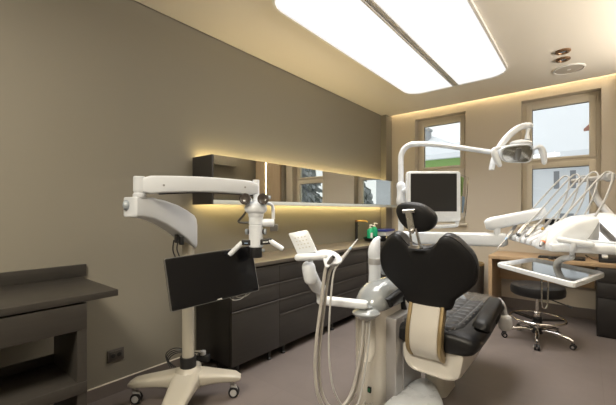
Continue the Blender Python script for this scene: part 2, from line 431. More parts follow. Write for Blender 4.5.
build(tb, 'center_bar', 'track', t)
for k, (u, v, tt, lab) in enumerate(((563, 51, 3.319, 'small round bronze recessed ceiling spotlight, the upper one in the photo'), (563, 59, 3.494, 'small round bronze recessed ceiling spotlight, nearer the round ceiling speaker'))):
    p = at(u, v, tt); p.z = ZC
    t = thing('downlight', lab, 'spotlight', (p.x, p.y, ZC-0.020), 'bronze ceiling spotlights')
    build(MB().lathe([(0.063, 0), (0.064, -0.008), (0.058, -0.016), (0.046, -0.020), (0.036, -0.016), (0.030, -0.004)], p, seg=32), 'trim_ring', 'bronze', t)
    build(MB().lathe([(0.031, -0.005), (0.028, -0.009), (0.012, -0.012)], p, seg=24), 'lens', 'lens', t)
p = at(569, 69, 3.735); p.z = ZC
t = thing('ceiling_speaker', 'flat round grey ceiling speaker grille beside the bronze spotlights', 'speaker', (p.x, p.y, ZC-0.012))
build(MB().lathe([(0.146, 0), (0.146, -0.008), (0.132, -0.012), (0.13, -0.004)], p, seg=40), 'ring', 'rim', t)
build(MB().lathe([(0.131, -0.002), (0.129, -0.007), (0.02, -0.009)], p, seg=40), 'grille', 'speaker', t)
build(MB().lathe([(0.018, -0.008), (0.016, -0.012), (0.004, -0.013)], p, seg=16), 'badge', 'rim', t)

# ================================================================== LEFT CONSOLE
t = thing('console_table', 'brown open console with a raised back edge in the left foreground', 'console', (0.4, -0.2, 0))
build(MB().box(0.0, 0.606, -1.2, 0.79, 0.832, 0.866, 0.002), 'worktop', 'console', t)
build(MB().box(0.0, 0.022, -1.2, 0.822, 0.866, 0.945, 0.002), 'backsplash', 'console', t)
build(MB().box(0.575, 0.600, -1.0, 0.64, 0.688, 0.822, 0.0015), 'drawer_front', 'console', t)
build(MB().box(0.20, 0.572, -1.0, 0.635, 0.80, 0.832), 'top_rail', 'darkside', t)
build(MB().box(0.20, 0.598, 0.597, 0.64, 0, 0.80, 0.0015), 'side_panel', 'console', t)
build(MB().box(0.20, 0.598, -1.04, -1.0, 0, 0.83, 0.0015), 'side_panel', 'console', t)
build(MB().box(0.20, 0.604, -1.0, 0.64, 0.363, 0.42, 0.0015), 'shelf', 'console', t)
build(MB().box(0.20, 0.218, -1.0, 0.597, 0.42, 0.468, 0.001), 'shelf_edge', 'console', t)
build(MB().box(0.20, 0.598, -1.0, 0.597, 0.0, 0.06, 0.001), 'bottom_panel', 'console', t)

# wall socket
p = V((0, 1.01, 0.272))
t = thing('wall_socket', 'square brown double wall socket low on the grey wall', 'socket', p)
so = MB().box(0.0, 0.010, 0.955, 1.065, 0.23, 0.314, 0.002)
build(so, 'frame', 'socket', t)
build(MB().box(0.009, 0.013, 0.968, 1.052, 0.242, 0.302, 0.001), 'cover_plate', 'lip', t)
for yy in (0.991, 1.030): build(MB().lathe([(0.015, 0.0), (0.015, 0.002), (0.012, 0.003)], (0.0125, yy, 0.272), (1, 0, 0), 16), 'socket_hole', 'black', t)

# ================================================================== BASE CABINETS
DX = 0.494
mods = [(1.653, 2.182), (2.182, 2.957), (2.957, 3.73), (3.73, 5.066)]
names = ['dark brown base cabinet with a deep lower front, left end of the row',
         'dark brown four-drawer base cabinet, second from the left under the long worktop',
         'dark brown drawer base cabinet behind the suction hoses, third from the left',
         'dark brown sink base cabinet at the far end below the black tap']
for k, (y0, y1) in enumerate(mods):
    t = thing('base_cabinet', names[k], 'cabinet', (DX/2, (y0+y1)/2, 0), 'dark base cabinets under the worktop')
    build(MB().box(0.012, DX-0.022, y0, y1-0.001, 0.086, 0.835), 'carcass', 'darkside', t)
    rows = [(0.674, 0.826), (0.522, 0.668), (0.088, 0.516)] if k == 0 else [(0.674, 0.826), (0.522, 0.668), (0.386, 0.516), (0.088, 0.380)]
    cols = [(y0, y1)] if y1-y0 < 1 else [(y0, (y0+y1)/2), ((y0+y1)/2, y1)]
    for (a, b) in cols:
        for r0, r1 in rows:
            d = build(MB().box(DX-0.020, DX, a+0.0015, b-0.0015, r0, r1-0.016, 0.001), 'drawer', 'dark', t)
            build(MB().prism([(-0.012, 0), (0.004, 0), (0.004, 0.012), (0.001, 0.014), (-0.012, 0.004)], (DX, a+0.002, r1-0.016), X, Z, Y, 0, b-a-0.004), 'handle', 'lip', d)
    for yy in (y0+0.09, y1-0.09):
        for xx in (0.08, DX-0.045):
            build(MB().lathe([(0.024, 0), (0.024, 0.012), (0.015, 0.02), (0.015, 0.086)], (xx, yy, 0), seg=14), 'foot', 'black', t)
    build(MB().box(0.3, 0.31, y0+0.01, y1-0.01, 0.0, 0.086), 'plinth', 'darkside', t)
t = tag(build(MB().box(0.0, 0.507, 1.645, 5.07, 0.838, 0.869, 0.0015), 'worktop', 'top', None, (0.25, 3.3, 0.838)), 'long brown worktop lying over the row of dark base cabinets', 'worktop')

# sink, tap, bottles, box
t = thing('sink_basin', 'low black oval sink basin on the far end of the worktop', 'sink', (0.26, 4.42, 0.87))
build(MB().lathe([(0.10, 0.0), (0.185, 0.012), (0.205, 0.05), (0.207, 0.056), (0.198, 0.056), (0.175, 0.02), (0.04, 0.008)], (0.30, 4.40, 0.869), sx=0.88, sy=1.38, seg=40), 'basin', 'bezel', t)
build(MB().lathe([(0.022, 0.0), (0.022, 0.005), (0.01, 0.006)], (0.30, 4.40, 0.876), seg=16), 'drain', 'steel', t)
t = thing('faucet', 'tall slim black tap with a copper spout end beside the sink', 'tap', (0.10, 4.24, 0.87), None)
tx = V((0.052, 4.22, 0.869))
build(MB().cyl(tx, tx+Z*0.012, 0.028, 20).cyl(tx, tx+Z*0.27, 0.021, 20), 'body', 'black', t)
build(MB().cyl(tx+Z*0.27, tx+Z*0.30, 0.0212, 20), 'collar', 'bronze', t)
build(MB().tube([tx+Z*0.285, tx+V((0.15, 0.02, 0.288)), tx+V((0.17, 0.02, 0.27))], 0.009, 12), 'spout', 'yellow', t)
build(MB().tube([tx+Z*0.20+Y*0.01, tx+V((0.0, 0.06, 0.215))], 0.006, 10), 'handle', 'black', t)
for k, (u, tt, hh, lab) in enumerate(((370.2, 4.96, 0.215, 'green soap pump bottle nearer the black tap'), (374.5, 5.12, 0.235, 'green soap pump bottle nearer the blue-lidded box'))):
    p = at(u, 236, tt); p.z = 0.869; p.x = max(p.x, 0.062)
    t = thing('soap_bottle', lab, 'bottle', p, 'green soap bottles by the sink')
    r = 0.047
    build(MB().lathe([(r*0.9, 0), (r, 0.008), (r, hh*0.66), (r*0.85, hh*0.74), (0.016, hh*0.80), (0.016, hh*0.84)], p, seg=24), 'body', 'green', t)
    build(MB().lathe([(0.019, hh*0.83), (0.019, hh*0.90), (0.006, hh*0.91), (0.006, hh*1.02)], p, seg=16).tube([p+Z*hh*1.03-RT*0.012, p+Z*hh*1.04+RT*0.012, p+Z*hh*1.0+RT*0.048], 0.009, 8), 'pump', 'label', t)
    if k == 0: build(MB().prism(rrect(0.03, 0.07, 0.006), p+V((0, 0, hh*0.36)), (V((0.8, -0.6, 0))).cross(Z)*-1, Z, V((0.8, -0.6, 0)), r-0.003, r+0.0008), 'label', 'label', t)
p = V((0.16, 4.86, 0.869))
t = thing('storage_box', 'pale plastic box with a dark blue lid at the end of the worktop', 'box', p)
build(MB().box(0.06, 0.26, 4.72, 5.02, 0.869, 0.985, 0.01), 'body', 'boxw', t)
build(MB().box(0.05, 0.27, 4.71, 5.03, 0.982, 1.015, 0.008), 'lid', 'blue', t)

# ================================================================== MIRROR CABINETS
MZ0, MZ1, MX = 1.364, 1.750, 0.305
def mirror_cab(y0, y1, doors, lab, ends):
    t = thing('mirror_cabinet', lab, 'wall cabinet', (0.0, (y0+y1)/2, MZ0), 'mirrored wall cabinets')
    build(MB().box(0.03, MX-0.02, y0+0.001, y1, MZ0+0.022, MZ1, 0.001), 'carcass', 'dark', t)
    w = (y1-y0)/doors
    for k in range(doors):
        build(MB().box(MX-0.019, MX, y0+k*w+0.0008, y0+(k+1)*w-0.0008, MZ0+0.026, MZ1), 'door', 'mirror', t, flat=True)
    build(MB().box(0.03, MX-0.02, y0, y1, MZ0+0.010, MZ0+0.021).box(MX-0.024, MX+0.001, y0, y1, MZ0-0.012, MZ0+0.024, 0.001), 'bottom_profile', 'profile', t)
    ls = MB(); ls.box(0.032, 0.060, y0+0.03, y1-0.02, MZ1+0.001, MZ1+0.006); ls.box(0.032, 0.060, y0+0.03, y1-0.02, MZ0+0.003, MZ0+0.009)
    build(ls, 'led_strip', 'led', t)
    bk = MB(); n = 2+doors
    for k in range(n):
        yy = y0+0.1+(y1-y0-0.2)*k/(n-1); bk.box(0, 0.03, yy-0.03, yy+0.03, MZ1-0.12, MZ1-0.06)
    build(bk, 'bracket', 'darkside', t)
    return t
t = mirror_cab(1.622, 2.19, 1, 'short mirrored wall cabinet with a dark side, left end of the lit row', 1)
build(MB().box(0.03, MX, 1.606, 1.621, MZ0-0.012, MZ1, 0.001), 'side_panel', 'dark', t)
build(MB().box(MX-0.05, MX-0.012, 2.193, 2.197, MZ0+0.026, MZ1-0.002), 'led_strip', 'led', t)
mirror_cab(2.20, 5.06, 3, 'long mirrored wall cabinet above the worktop reaching the corner pilaster', 1)

# ================================================================== MICROSCOPE STAND
mc = V((0.494, 1.284, 0))
t = thing('surgical_microscope', 'cream surgical microscope on a wheeled stand with swing arms and screen', 'microscope', mc)
# base: four tapering legs rising to the hub
A = V((0.254, 1.044, 0)); B = V((0.698, 1.513, 0)); Fr = V((0.83, 0.945, 0)); Rr = V((0.165, 1.575, 0))
sec = rrect(1, 1, 0.28, 4)
base = MB()
def leg(end, w0, w1):
    d = (end-mc); L = d.length; d.normalize(); pts = []; sc = []
    for k in range(11):
        s_ = k/10
        zc_top = 0.222-0.058*s_**0.9
        zb = 0.100+0.012*s_+0.018*math.sin(PI*s_)
        w = w0+(w1-w0)*s_**0.8
        if k == 10: zc_top -= 0.018; zb += 0.012; w *= 0.72
        if k == 9: zc_top -= 0.002
        pts.append(mc+d*(L*s_+0.045*s_)+Z*((zc_top+zb)/2))
        sc.append((w, zc_top-zb))
    base.sweep(pts, sec, Z, sc)
for e, w0, w1 in ((A, 0.20, 0.095), (B, 0.20, 0.095), (Fr, 0.20, 0.11), (Rr, 0.15, 0.09)): leg(e, w0, w1)
base.lathe([(0.10, 0.105), (0.105, 0.13), (0.09, 0.205), (0.06, 0.228), (0.05, 0.24)], mc, seg=32)
build(base, 'base', 'cream', t, ang=50)
def caster(mb_wheel, mb_fork, p, dirv, r=0.037):
    d = V(dirv).normalized(); s_ = Z.cross(d)
    for q in (-1, 1):
        mb_wheel.cyl(p+Z*r+s_*(q*0.006), p+Z*r+s_*(q*0.021), r, 20, bev=0.004)
    mb_fork.cyl(p+Z*(r*2+0.004)-d*0.018, p+Z*(r*2+0.034)-d*0.018, 0.010, 10)
    mb_fork.tube([p+Z*(r*2+0.008)-d*0.02, p+Z*(r*1.9)+d*0.006, p+Z*(r*1.25)+d*0.016, p+Z*r+d*0.01], [0.016, 0.018, 0.014, 0.008], 8)
    for q in (-1, 1): mb_fork.cyl(p+Z*r+s_*(q*0.021), p+Z*r+s_*(q*0.024), r*0.62, 16)
for e in (A, B, Fr, Rr):
    w_, f_ = MB(), MB(); caster(w_, f_, e, RT if e is not Rr else X)
    c_ = build(f_, 'caster', 'grey', t); build(w_, 'tire', 'black', c_)
build(MB().cyl(mc+Z*0.22, mc+Z*1.16, 0.040, 28), 'column', 'cream', t)
build(MB().lathe([(0.052, 0.225), (0.054, 0.23), (0.054, 0.30), (0.052, 0.305), (0.04, 0.305)], mc, seg=28), 'clamp', 'black', t)
# power adapter and cables behind the column foot
pa = at(203, 358, 2.52)
pw = build(MB().obox(pa, (0.8, 0.6, 0), (-0.6, 0.8, 0), Z, 0.10, 0.05, 0.05, 0.008), 'power_adapter', 'black', t)
c_ = MB()
for k in range(4):
    r = 0.035+0.012*k
    c_.tube([mc+V((-0.03-r*0.7, -0.06-0.01*k, 0.235)), mc+V((-0.06-r, -0.09, 0.28+0.01*k)), mc+V((-0.05, -0.06, 0.33+0.012*k)), mc+V((0.0, 0.035, 0.32)), pa+V((-0.02, 0, 0.03))], 0.0035, 8, 6)
build(c_, 'cable', 'black', t)
build(MB().cyl(pa+V((0.0, 0.0, 0.02)), pa+V((0.0, 0.0, 0.055)), 0.02, 16, bev=0.004), 'foot_switch_plug', 'grey', t)
# lower arm: deep curved banana from the column up to the hub
hub = at(137, 206, 1.95)
def pixbanana():
    top = [(132, 196.1, 1.92), (145.6, 196.8, 1.98), (165.6, 201.7, 2.12), (183.3, 210.6, 2.25), (195, 218.5, 2.34)]
    bot = [(132, 216.1, 1.92), (143, 217.6, 1.98), (164, 225.5, 2.12), (182, 236.5, 2.25), (195, 246.5, 2.34)]
    return top, bot
hA = V((0.592, 0.890, 0)); hB = V((0.492, 1.315, 0))
ax_ = (hB-hA).normalized(); sd = Z.cross(ax_)
secs = []
prof = [(-0.042, 1.374, 1.268), (-0.034, 1.379, 1.264), (0.0, 1.379, 1.264), (0.08, 1.377, 1.250), (0.17, 1.362, 1.215), (0.26, 1.338, 1.165), (0.34, 1.305, 1.112), (0.405, 1.270, 1.056), (0.43, 1.252, 1.044), (0.438, 1.21, 1.06)]
for s_, z1, z0 in prof:
    w = 0.058 if -0.036 <= s_ < 0.43 else 0.047
    c = hA+ax_*s_; b = 0.014
    q = rrect(2*w, z1-z0, b, 3)
    secs.append([c+sd*p[0]+Z*((z0+z1)/2+p[1]) for p in q])
build(MB().loft(secs), 'lower_arm', 'armwhite', t, ang=45)
# connectors under the arm with cables
cn = MB()
for (u, v) in ((177, 237.5), (181.5, 239.5)):
    p = at(u, v, 2.215); cn.box(p.x-0.012, p.x+0.012, p.y-0.012, p.y+0.012, p.z-0.035, p.z+0.02, 0.003)
p1, p2 = at(174, 240, 2.2), at(178.3, 241, 2.2)
cn.tube([p1, at(173.0, 250, 2.2), at(176, 258, 2.22), at(181, 266, 2.28)], 0.0045, 8, 6)
cn.tube([p2, at(177, 249, 2.2), at(180, 258, 2.22), at(183, 268, 2.28)], 0.0045, 8, 6)
build(cn, 'connector', 'black', t)
# hub, knob, pivot post
hb = V((hub.x, hub.y, 0)); hb = V((0.606, 0.885, 0))+RT*0.020
build(MB().lathe([(0.033, 1.375), (0.035, 1.38), (0.035, 1.395), (0.030, 1.40), (0.030, 1.41), (0.033, 1.412), (0.033, 1.492), (0.028, 1.497), (0.0, 1.497)], hb, seg=28, caps=(True, False)), 'pivot_post', 'armwhite', t)
kb = at(130.0, 205.2, 1.945)
k_ = build(MB().cyl(kb+RT*0.035, kb-RT*0.002, 0.02, 20), 'knob_stem', 'armwhite', t)
build(MB().lathe([(0.020, 0), (0.029, 0.006), (0.031, 0.02), (0.026, 0.032), (0.012, 0.037)], kb, -RT-FW*0.45, 20), 'knob', 'knob', t)
# upper arm: long gently bowed box
uE = at(256, 189, 2.2); uS = V((hb.x, hb.y, 0)); uE.z = 0
ad = (uE-uS); aL = ad.length; ad.normalize(); as_ = Z.cross(ad); secs = []
for k in range(15):
    s_ = k/14; zz1 = 1.500-0.012*s_+0.012*math.sin(PI*s_); zz0 = 1.394+0.003*s_+0.017*math.sin(PI*s_)
    w = 0.035
    if k == 0: zz0 += 0.0
    c = uS+ad*(0.012+s_*(aL-0.007))
    if k == 0: zz1 -= 0.012; zz0 += 0.012; w *= 0.75
    if k == 14: zz1 -= 0.012; zz0 += 0.012; w *= 0.75
    secs.append([c+as_*p[0]+Z*((zz0+zz1)/2+p[1]) for p in rrect(2*w, zz1-zz0, 0.012, 3)])
ua = build(MB().loft(secs), 'upper_arm', 'armwhite', t, ang=45)
sc_ = MB()
for s_ in (0.13, 0.62*aL+0.18): 
    c = uS+ad*s_+Z*1.448-as_*0.0352; sc_.cyl(c, c-as_*0.002, 0.006, 12)
build(sc_, 'screw', 'dsteel', ua)
un = MB().tube([uS+ad*(0.10+0.05*k)+Z*(1.396+0.017*math.sin(PI*(0.07+0.05*k/aL))) for k in range(int((aL-0.1)/0.05)+1)]+[uE+Z*1.385+ad*0.0, uE+Z*1.37], 0.006, 8)
build(un, 'cable', 'black', ua)
# microscope head hanging from the arm end
mh = V((uE.x, uE.y, 0))
h = MB()
h.cyl(mh+Z*1.39, mh+Z*1.50, 0.022, 20)
h.cyl(mh+Z*1.33, mh+Z*1.40, 0.018, 16)
# rounded yoke head under eyepieces
h.ball(mh+Z*1.315-FW*0.01, (0.074, 0.056, 0.046), 24, (RT, FW, Z))
h.lathe([(0.052, 1.29), (0.050, 1.265), (0.044, 1.255)], mh, seg=28)
head = build(h, 'microscope_head', 'white', t)
bdy = MB().lathe([(0.041, 1.065), (0.046, 1.07), (0.046, 1.205), (0.0435, 1.207), (0.0435, 1.211), (0.046, 1.213), (0.046, 1.268), (0.041, 1.272)], mh, seg=28)
build(bdy, 'body', 'white', head)
build(MB().cyl(mh+Z*1.000, mh+Z*1.068, 0.039, 26, bev=0.003), 'objective', 'black', head)
for q in (-1, 1):
    c = mh+RT*(0.055*q)+Z*1.372-FW*0.065
    dirn = (-FW+Z*0.18+RT*0.12*q).normalized()
    e_ = build(MB().cyl(c-dirn*0.075, c-dirn*0.005, 0.028, 20, r2=0.032), 'eyepiece', 'white', head)
    build(MB().lathe([(0.033, -0.008), (0.036, 0.0), (0.036, 0.016), (0.030, 0.02), (0.024, 0.014), (0.01, 0.012)], c, dirn, 24), 'eyecup', 'lens', head)
    build(MB().cyl(mh+RT*(0.082*q)+Z*1.385-FW*0.03, mh+RT*(0.098*q)+Z*1.385-FW*0.03, 0.012, 14, bev=0.002), 'adjust_knob', 'knob', head)
build(MB().tube([mh+RT*0.05+Z*1.345, mh+RT*0.085+Z*1.345, mh+RT*0.108+Z*1.325, mh+RT*0.112+Z*1.245], 0.011, 12, 6), 'bracket_arm', 'white', head)
build(MB().cyl(mh+RT*0.040+Z*1.222, mh+RT*0.118+Z*1.222, 0.026, 20, bev=0.006), 'camera_port', 'white', head)
build(MB().obox(mh+RT*0.115+Z*1.19+FW*0.02, RT, FW, Z, 0.05, 0.05, 0.045, 0.006), 'camera_box', 'dsteel', head)
for q in (-1, 1):
    zz = 1.165
    build(MB().cyl(mh+RT*(0.036*q)+Z*zz, mh+RT*(0.052*q)+Z*zz, 0.018, 16, bev=0.002), 'focus_ring', 'black', head)
    build(MB().cyl(mh+RT*(0.052*q)+Z*zz, mh+RT*(0.068*q)+Z*zz, 0.020, 16, bev=0.003), 'focus_knob', 'knob', head)
build(MB().cyl(mh+RT*0.034+Z*1.045, mh+RT*0.056+Z*1.045, 0.010, 14, bev=0.002), 'filter_knob', 'knob', head)
build(MB().tube([mh-RT*0.06+Z*1.30, mh-RT*0.085+Z*1.265, mh-RT*0.112+Z*1.235, mh-RT*0.105+Z*1.225, mh-RT*0.07+Z*1.222, mh-RT*0.035+Z*1.225], 0.007, 8, 6), 'cable', 'black', head)
hs = build(MB().obox(mh+Z*1.097-FW*0.02-RT*0.055, (RT-Z*0.05).normalized(), FW, Z, 0.068, 0.03, 0.036, 0.006).obox(mh+Z*1.103-FW*0.02+RT*0.068, (RT+Z*0.1).normalized(), FW, Z, 0.075, 0.03, 0.036, 0.006), 'handle_bracket', 'black', head)
mk = MB()
for k in range(4): mk.obox(mh+Z*(1.100+0.0009*k)+RT*(0.052+0.009*k)-FW*0.0355, RT, FW, Z, 0.006, 0.001, 0.009)
build(mk, 'marking', 'label', hs)
build(MB().obox(mh+Z*1.094-FW*0.0355-RT*0.058, RT, FW, Z, 0.022, 0.001, 0.006), 'status_light', 'lblue', hs)
for q in (-1, 1):
    a = mh+RT*(0.085*q)+Z*(1.098 if q < 0 else 1.112)-FW*0.02; b = mh+RT*(0.165*q if q < 0 else 0.178)+Z*(1.018 if q < 0 else 1.055)-FW*0.035
    build(MB().tube([a, a+(b-a)*0.1, a+(b-a)*0.9, b], [0.014, 0.016, 0.016, 0.013], 16), 'handle', 'white', head)
# monitor on the stand
TL, TR, BR, BL = at(164.6, 258.6, 1.95), at(251, 245.9, 2.30), at(259.6, 289.9, 2.27), at(171.6, 312.3, 1.91)
mo = (TL+TR+BR+BL)/4; e1 = ((TR+BR)-(TL+BL)).normalized(); e2 = ((TL+TR)-(BL+BR)); e2 = (e2-e1*e2.dot(e1)).normalized(); nn = e1.cross(e2)
if nn.dot(CAM-mo) < 0: nn = -nn
mw = (((TR-TL).length+(BR-BL).length)/2); mhgt = ((TL-BL).length+(TR-BR).length)/2
o_ = rrect(mw, mhgt, 0.008, 3)
mon = build(MB().prism(o_, mo, e1, e2, nn, -0.03, 0.0, 0.002), 'monitor', 'bezel', t)
build(MB().prism(rrect(mw-0.016, mhgt-0.026, 0.002, 2), mo+e2*0.004, e1, e2, nn, -0.003, 0.0008), 'screen', 'screen', mon)
edge = MB()
ring(edge, mo, e1, e2, nn, rrect(mw+0.003, mhgt+0.003, 0.009, 3), rrect(mw-0.004, mhgt-0.004, 0.007, 3), -0.012, 0.0005)
build(edge, 'edge_trim', 'dsteel', mon)
build(MB().prism(rrect(0.03, 0.006, 0.001, 2), mo-e2*(mhgt/2-0.006)+e1*0.005, e1, e2, nn, 0, 0.0012), 'marking', 'key', mon)
bk = MB(); cc = V((mc.x, mc.y, mo.z)); bk.prism(rrect(0.16, 0.12, 0.02), mo, e1, e2, nn, -0.06, -0.03, 0.004)
bk.tube([mo-nn*0.055, mo-nn*0.14, cc+(mo-cc)*0.1], 0.022, 12); bk.cyl(cc-Z*0.05, cc+Z*0.05, 0.052, 24)
build(bk, 'monitor_bracket', 'cream', t)
lb = mo-e2*mhgt/2
wr = MB()
wr.tube([lb+e1*0.08-nn*0.02, lb+e1*0.10-e2*0.022-nn*0.02, lb+e1*0.15-e2*0.028-nn*0.02, lb+e1*0.19-e2*0.012-nn*0.02, lb+e1*0.20+e2*0.004-nn*0.02], 0.003, 8, 6)
wr.tube([lb+e1*0.12-nn*0.02, lb+e1*0.14-e2*0.014-nn*0.02, lb+e1*0.19-e2*0.018-nn*0.02, lb+e1*0.235+e2*0.0-nn*0.02], 0.003, 8, 6)
build(wr, 'clear_cable', 'grey', mon)

# ================================================================== DENTAL UNIT (left of chair)
uc = V((1.50, 2.2, 0))
t = thing('dental_unit', 'ivory and glossy white dental unit column beside the black chair', 'dental unit', uc)
def usec(x0, x1, y0, y1, r, z, n=6):
    return [V(((x0+x1)/2+p[0], (y0+y1)/2+p[1], z)) for p in rrect(x1-x0, y1-y0, r, n)]
body = MB().loft([usec(1.395, 1.578, 1.965, 2.42, 0.07, 0.0), usec(1.39, 1.583, 1.955, 2.42, 0.075, 0.02), usec(1.385, 1.585, 1.95, 2.43, 0.08, 0.35), usec(1.38, 1.585, 1.95, 2.44, 0.08, 0.665)])
body = build(body, 'body', 'ivory', t, ang=50)
cut = MB().loft([usec(1.425, 1.548, 1.86, 2.03, 0.055, 0.30+0.05-0.05*math.cos(a)) if False else
                 [V((1.492+p[0]*sc, 1.945+p[1]*sc, z)) for p in ell(0.066, 0.085, 24)] for sc, z in ((0.15, 0.315), (0.5, 0.325), (0.8, 0.35), (0.96, 0.39), (1.0, 0.43), (1.0, 0.70))])
cut = build(cut, 'cutter', 'ivory', None, (0, 0, 0))
md = body.modifiers.new('niche', 'BOOLEAN'); md.object = cut; md.operation = 'DIFFERENCE'; md.solver = 'EXACT'
dg = bpy.context.evaluated_depsgraph_get(); me2 = bpy.data.meshes.new_from_object(body.evaluated_get(dg))
body.modifiers.clear(); body.data = me2
for p_ in me2.polygons: p_.use_smooth = True
me2.set_sharp_from_angle(angle=math.radians(40))
bpy.data.objects.remove(cut)
dome = MB().loft([usec(1.374, 1.600, 1.945, 2.46, 0.09, 0.655), usec(1.37, 1.604, 1.94, 2.47, 0.095, 0.66), usec(1.372, 1.602, 1.95, 2.47, 0.10, 0.70), usec(1.385, 1.602, 1.985, 2.46, 0.10, 0.755),
                  usec(1.41, 1.585, 2.04, 2.44, 0.082, 0.795), usec(1.45, 1.55, 2.10, 2.40, 0.048, 0.818), usec(1.48, 1.52, 2.17, 2.34, 0.019, 0.823)])
build(dome, 'dome_cover', 'pearl', t, ang=60)
build(MB().prism(rrect(0.024, 0.036, 0.003, 2), (1.522, 1.9505, 0.145), X, Z, -Y, -0.006, 0.006, 0.001), 'switch_frame', 'black', t)
build(MB().prism(rrect(0.015, 0.022, 0.002, 2), (1.522, 1.9505, 0.145), X, Z, -Y, 0.004, 0.0085), 'power_switch', 'led_g', t)
sp = MB().box(1.550, 1.655, 2.06, 2.50, 0.0, 0.60, 0.012); sp.box(1.655, 1.662, 2.16, 2.17, 0.0, 0.6)
build(sp, 'side_panel', 'silver', t)
build(MB().box(1.40, 1.546, 2.36, 2.62, 0.0, 0.76, 0.03, 4), 'rear_body', 'ivory', t)
# filler post and curved fin
fp = V((1.452, 2.15, 0))
build(MB().lathe([(0.042, 0.77), (0.043, 0.80), (0.040, 0.803)], fp, seg=28).lathe([(0.044, 0.925), (0.0455, 0.93), (0.0455, 0.965), (0.043, 0.968)], fp, seg=28), 'ring', 'grey', t)
build(MB().lathe([(0.043, 0.79), (0.041, 0.86), (0.043, 0.926)], fp, seg=28), 'spout_post', 'white', t)
fn = MB().tube([fp+Z*0.962, fp+Z*1.01-RT*0.004, fp+Z*1.05+RT*0.002, fp+Z*1.085+RT*0.014, fp+Z*1.105+RT*0.028, fp+Z*1.112+RT*0.042], [0.043, 0.043, 0.038, 0.029, 0.018, 0.007], 20, 6)
build(fn, 'cup_filler', 'white', t, ang=60)
bw = V((1.535, 2.33, 0))
build(MB().lathe([(0.05, 0.79), (0.07, 0.81), (0.10, 0.875), (0.107, 0.898), (0.102, 0.902), (0.088, 0.875), (0.05, 0.825), (0.01, 0.82)], bw, seg=36), 'spittoon_bowl', 'white', t)
build(MB().tube([fp+Z*0.94+RT*0.02, fp+Z*0.925+RT*0.05+FW*0.02, fp+Z*0.885+RT*0.075+FW*0.05, bw+Z*0.86-RT*0.09], [0.02, 0.026, 0.03, 0.03], 14, 6), 'bowl_neck', 'white', t)
# lamp and monitor post
pp = V((1.520, 2.436, 0))
build(MB().cyl(pp+Z*0.70, pp+Z*1.36, 0.0205, 24).cyl(pp+Z*0.70, pp+Z*0.80, 0.042, 24, r2=0.03), 'post', 'white', t)
build(MB().lathe([(0.022, 1.338), (0.032, 1.351), (0.034, 1.385), (0.029, 1.418), (0.030, 1.469), (0.034, 1.486), (0.030, 1.507), (0.022, 1.5155)], pp, seg=28), 'collar', 'white', t)

# ------------------------------------------------------------------ assistant arm
aa = at(363, 304.5, 2.10); ab = at(322, 300.3, 2.2); ab.z = aa.z
t = thing('assistant_console', 'white assistant console with a keypad on a jointed arm in front of the cabinets', 'console', aa)
build(MB().lathe([(0.012, -0.095), (0.03, -0.085), (0.084, -0.045), (0.088, -0.035), (0.075, -0.022), (0.04, -0.012), (0.036, 0.0)], V((aa.x-0.02, aa.y+0.02, aa.z-0.02))+RT*0.026, seg=32), 'pivot_flange', 'pearl', t)
dirm = (ab-aa).normalized(); ps = []
build(MB().sweep([aa-dirm*0.03, aa-dirm*0.015]+[aa+(ab-aa)*k/6 for k in range(7)]+[ab+dirm*0.02, ab+dirm*0.03], rrect(1, 1, 0.35, 4), Z, [(0.045, 0.035), (0.06, 0.052)]+[(0.062, 0.054)]*7+[(0.055, 0.05), (0.04, 0.035)]), 'lower_arm', 'white', t, ang=50)
aj = at(310.5, 272.5, 2.08)
build(MB().tube([ab+Z*0.01, ab+Z*0.05+(aj-ab)*0.1, ab+(aj-ab)*0.55, aj-Z*0.01], [0.034, 0.040, 0.041, 0.040], 18, 5, endround=True), 'link', 'white', t, ang=60)
jd = (-FW*0.5+RT).normalized()
build(MB().tube([aj-RT*0.012+Z*0.03, aj-Z*0.035], [0.042, 0.042], 20, endround=True), 'elbow', 'white', t, ang=60)
build(MB().cyl(aj+Z*0.05, aj+Z*0.125, 0.0155, 18), 'post', 'white', t)
c0, c1 = at(298, 257.5, 2.03), at(325, 256.3, 2.0)
build(MB().tube([c0, c1], 0.022, 18, endround=True), 'handle_bar', 'white', t, ang=60)
hold = [(314, 252.0), (324, 249.5), (333, 251.0), (340, 255.5), (343, 261.0), (338, 264.5), (331, 264.0), (328, 268.0), (325, 267.0), (323, 258)]
def hp_plane(u, v, z=1.035):
    d = FW+RT*((u-308)/340)+UP*((210.8-v)/340); s_ = (z-1.3)/d.z; return CAM+d*s_
# holder plate: horizontal plate with scalloped front for the suction hoses
hq = at(322, 255, 2.0); hz = hq.z
pl_ = [at(u, v, 2.0+(255-v)*0.004) for u, v in hold]
hn = (pl_[3]-pl_[0]).cross(pl_[7]-pl_[0]).normalized(); hn = hn if hn.z > 0 else -hn
hc = sum(pl_, V())/len(pl_); g1 = (pl_[3]-pl_[0]); g1 = (g1-hn*g1.dot(hn)).normalized(); g2 = hn.cross(g1)
o2 = seg_poly([((p-hc).dot(g1), (p-hc).dot(g2)) for p in pl_], 0.02, 4)
build(MB().prism(o2, hc, g1, g2, hn, -0.012, 0.006, 0.003), 'holder', 'white', t)
KTL, KTR, KBR, KBL = at(288.2, 233.2, 2.09), at(307.2, 231, 2.06), at(316.7, 250.5, 2.02), at(297.8, 255.2, 2.05)
ko = (KTL+KTR+KBR+KBL)/4; k1 = ((KTR+KBR)-(KTL+KBL)).normalized(); k2 = (KTL+KTR-KBL-KBR); k2 = k2.normalized()
kn = k1.cross(k2).normalized(); kn = kn if kn.dot(CAM-ko) > 0 else -kn
kw, kh = (KTR-KTL).length, (KTL-KBL).length
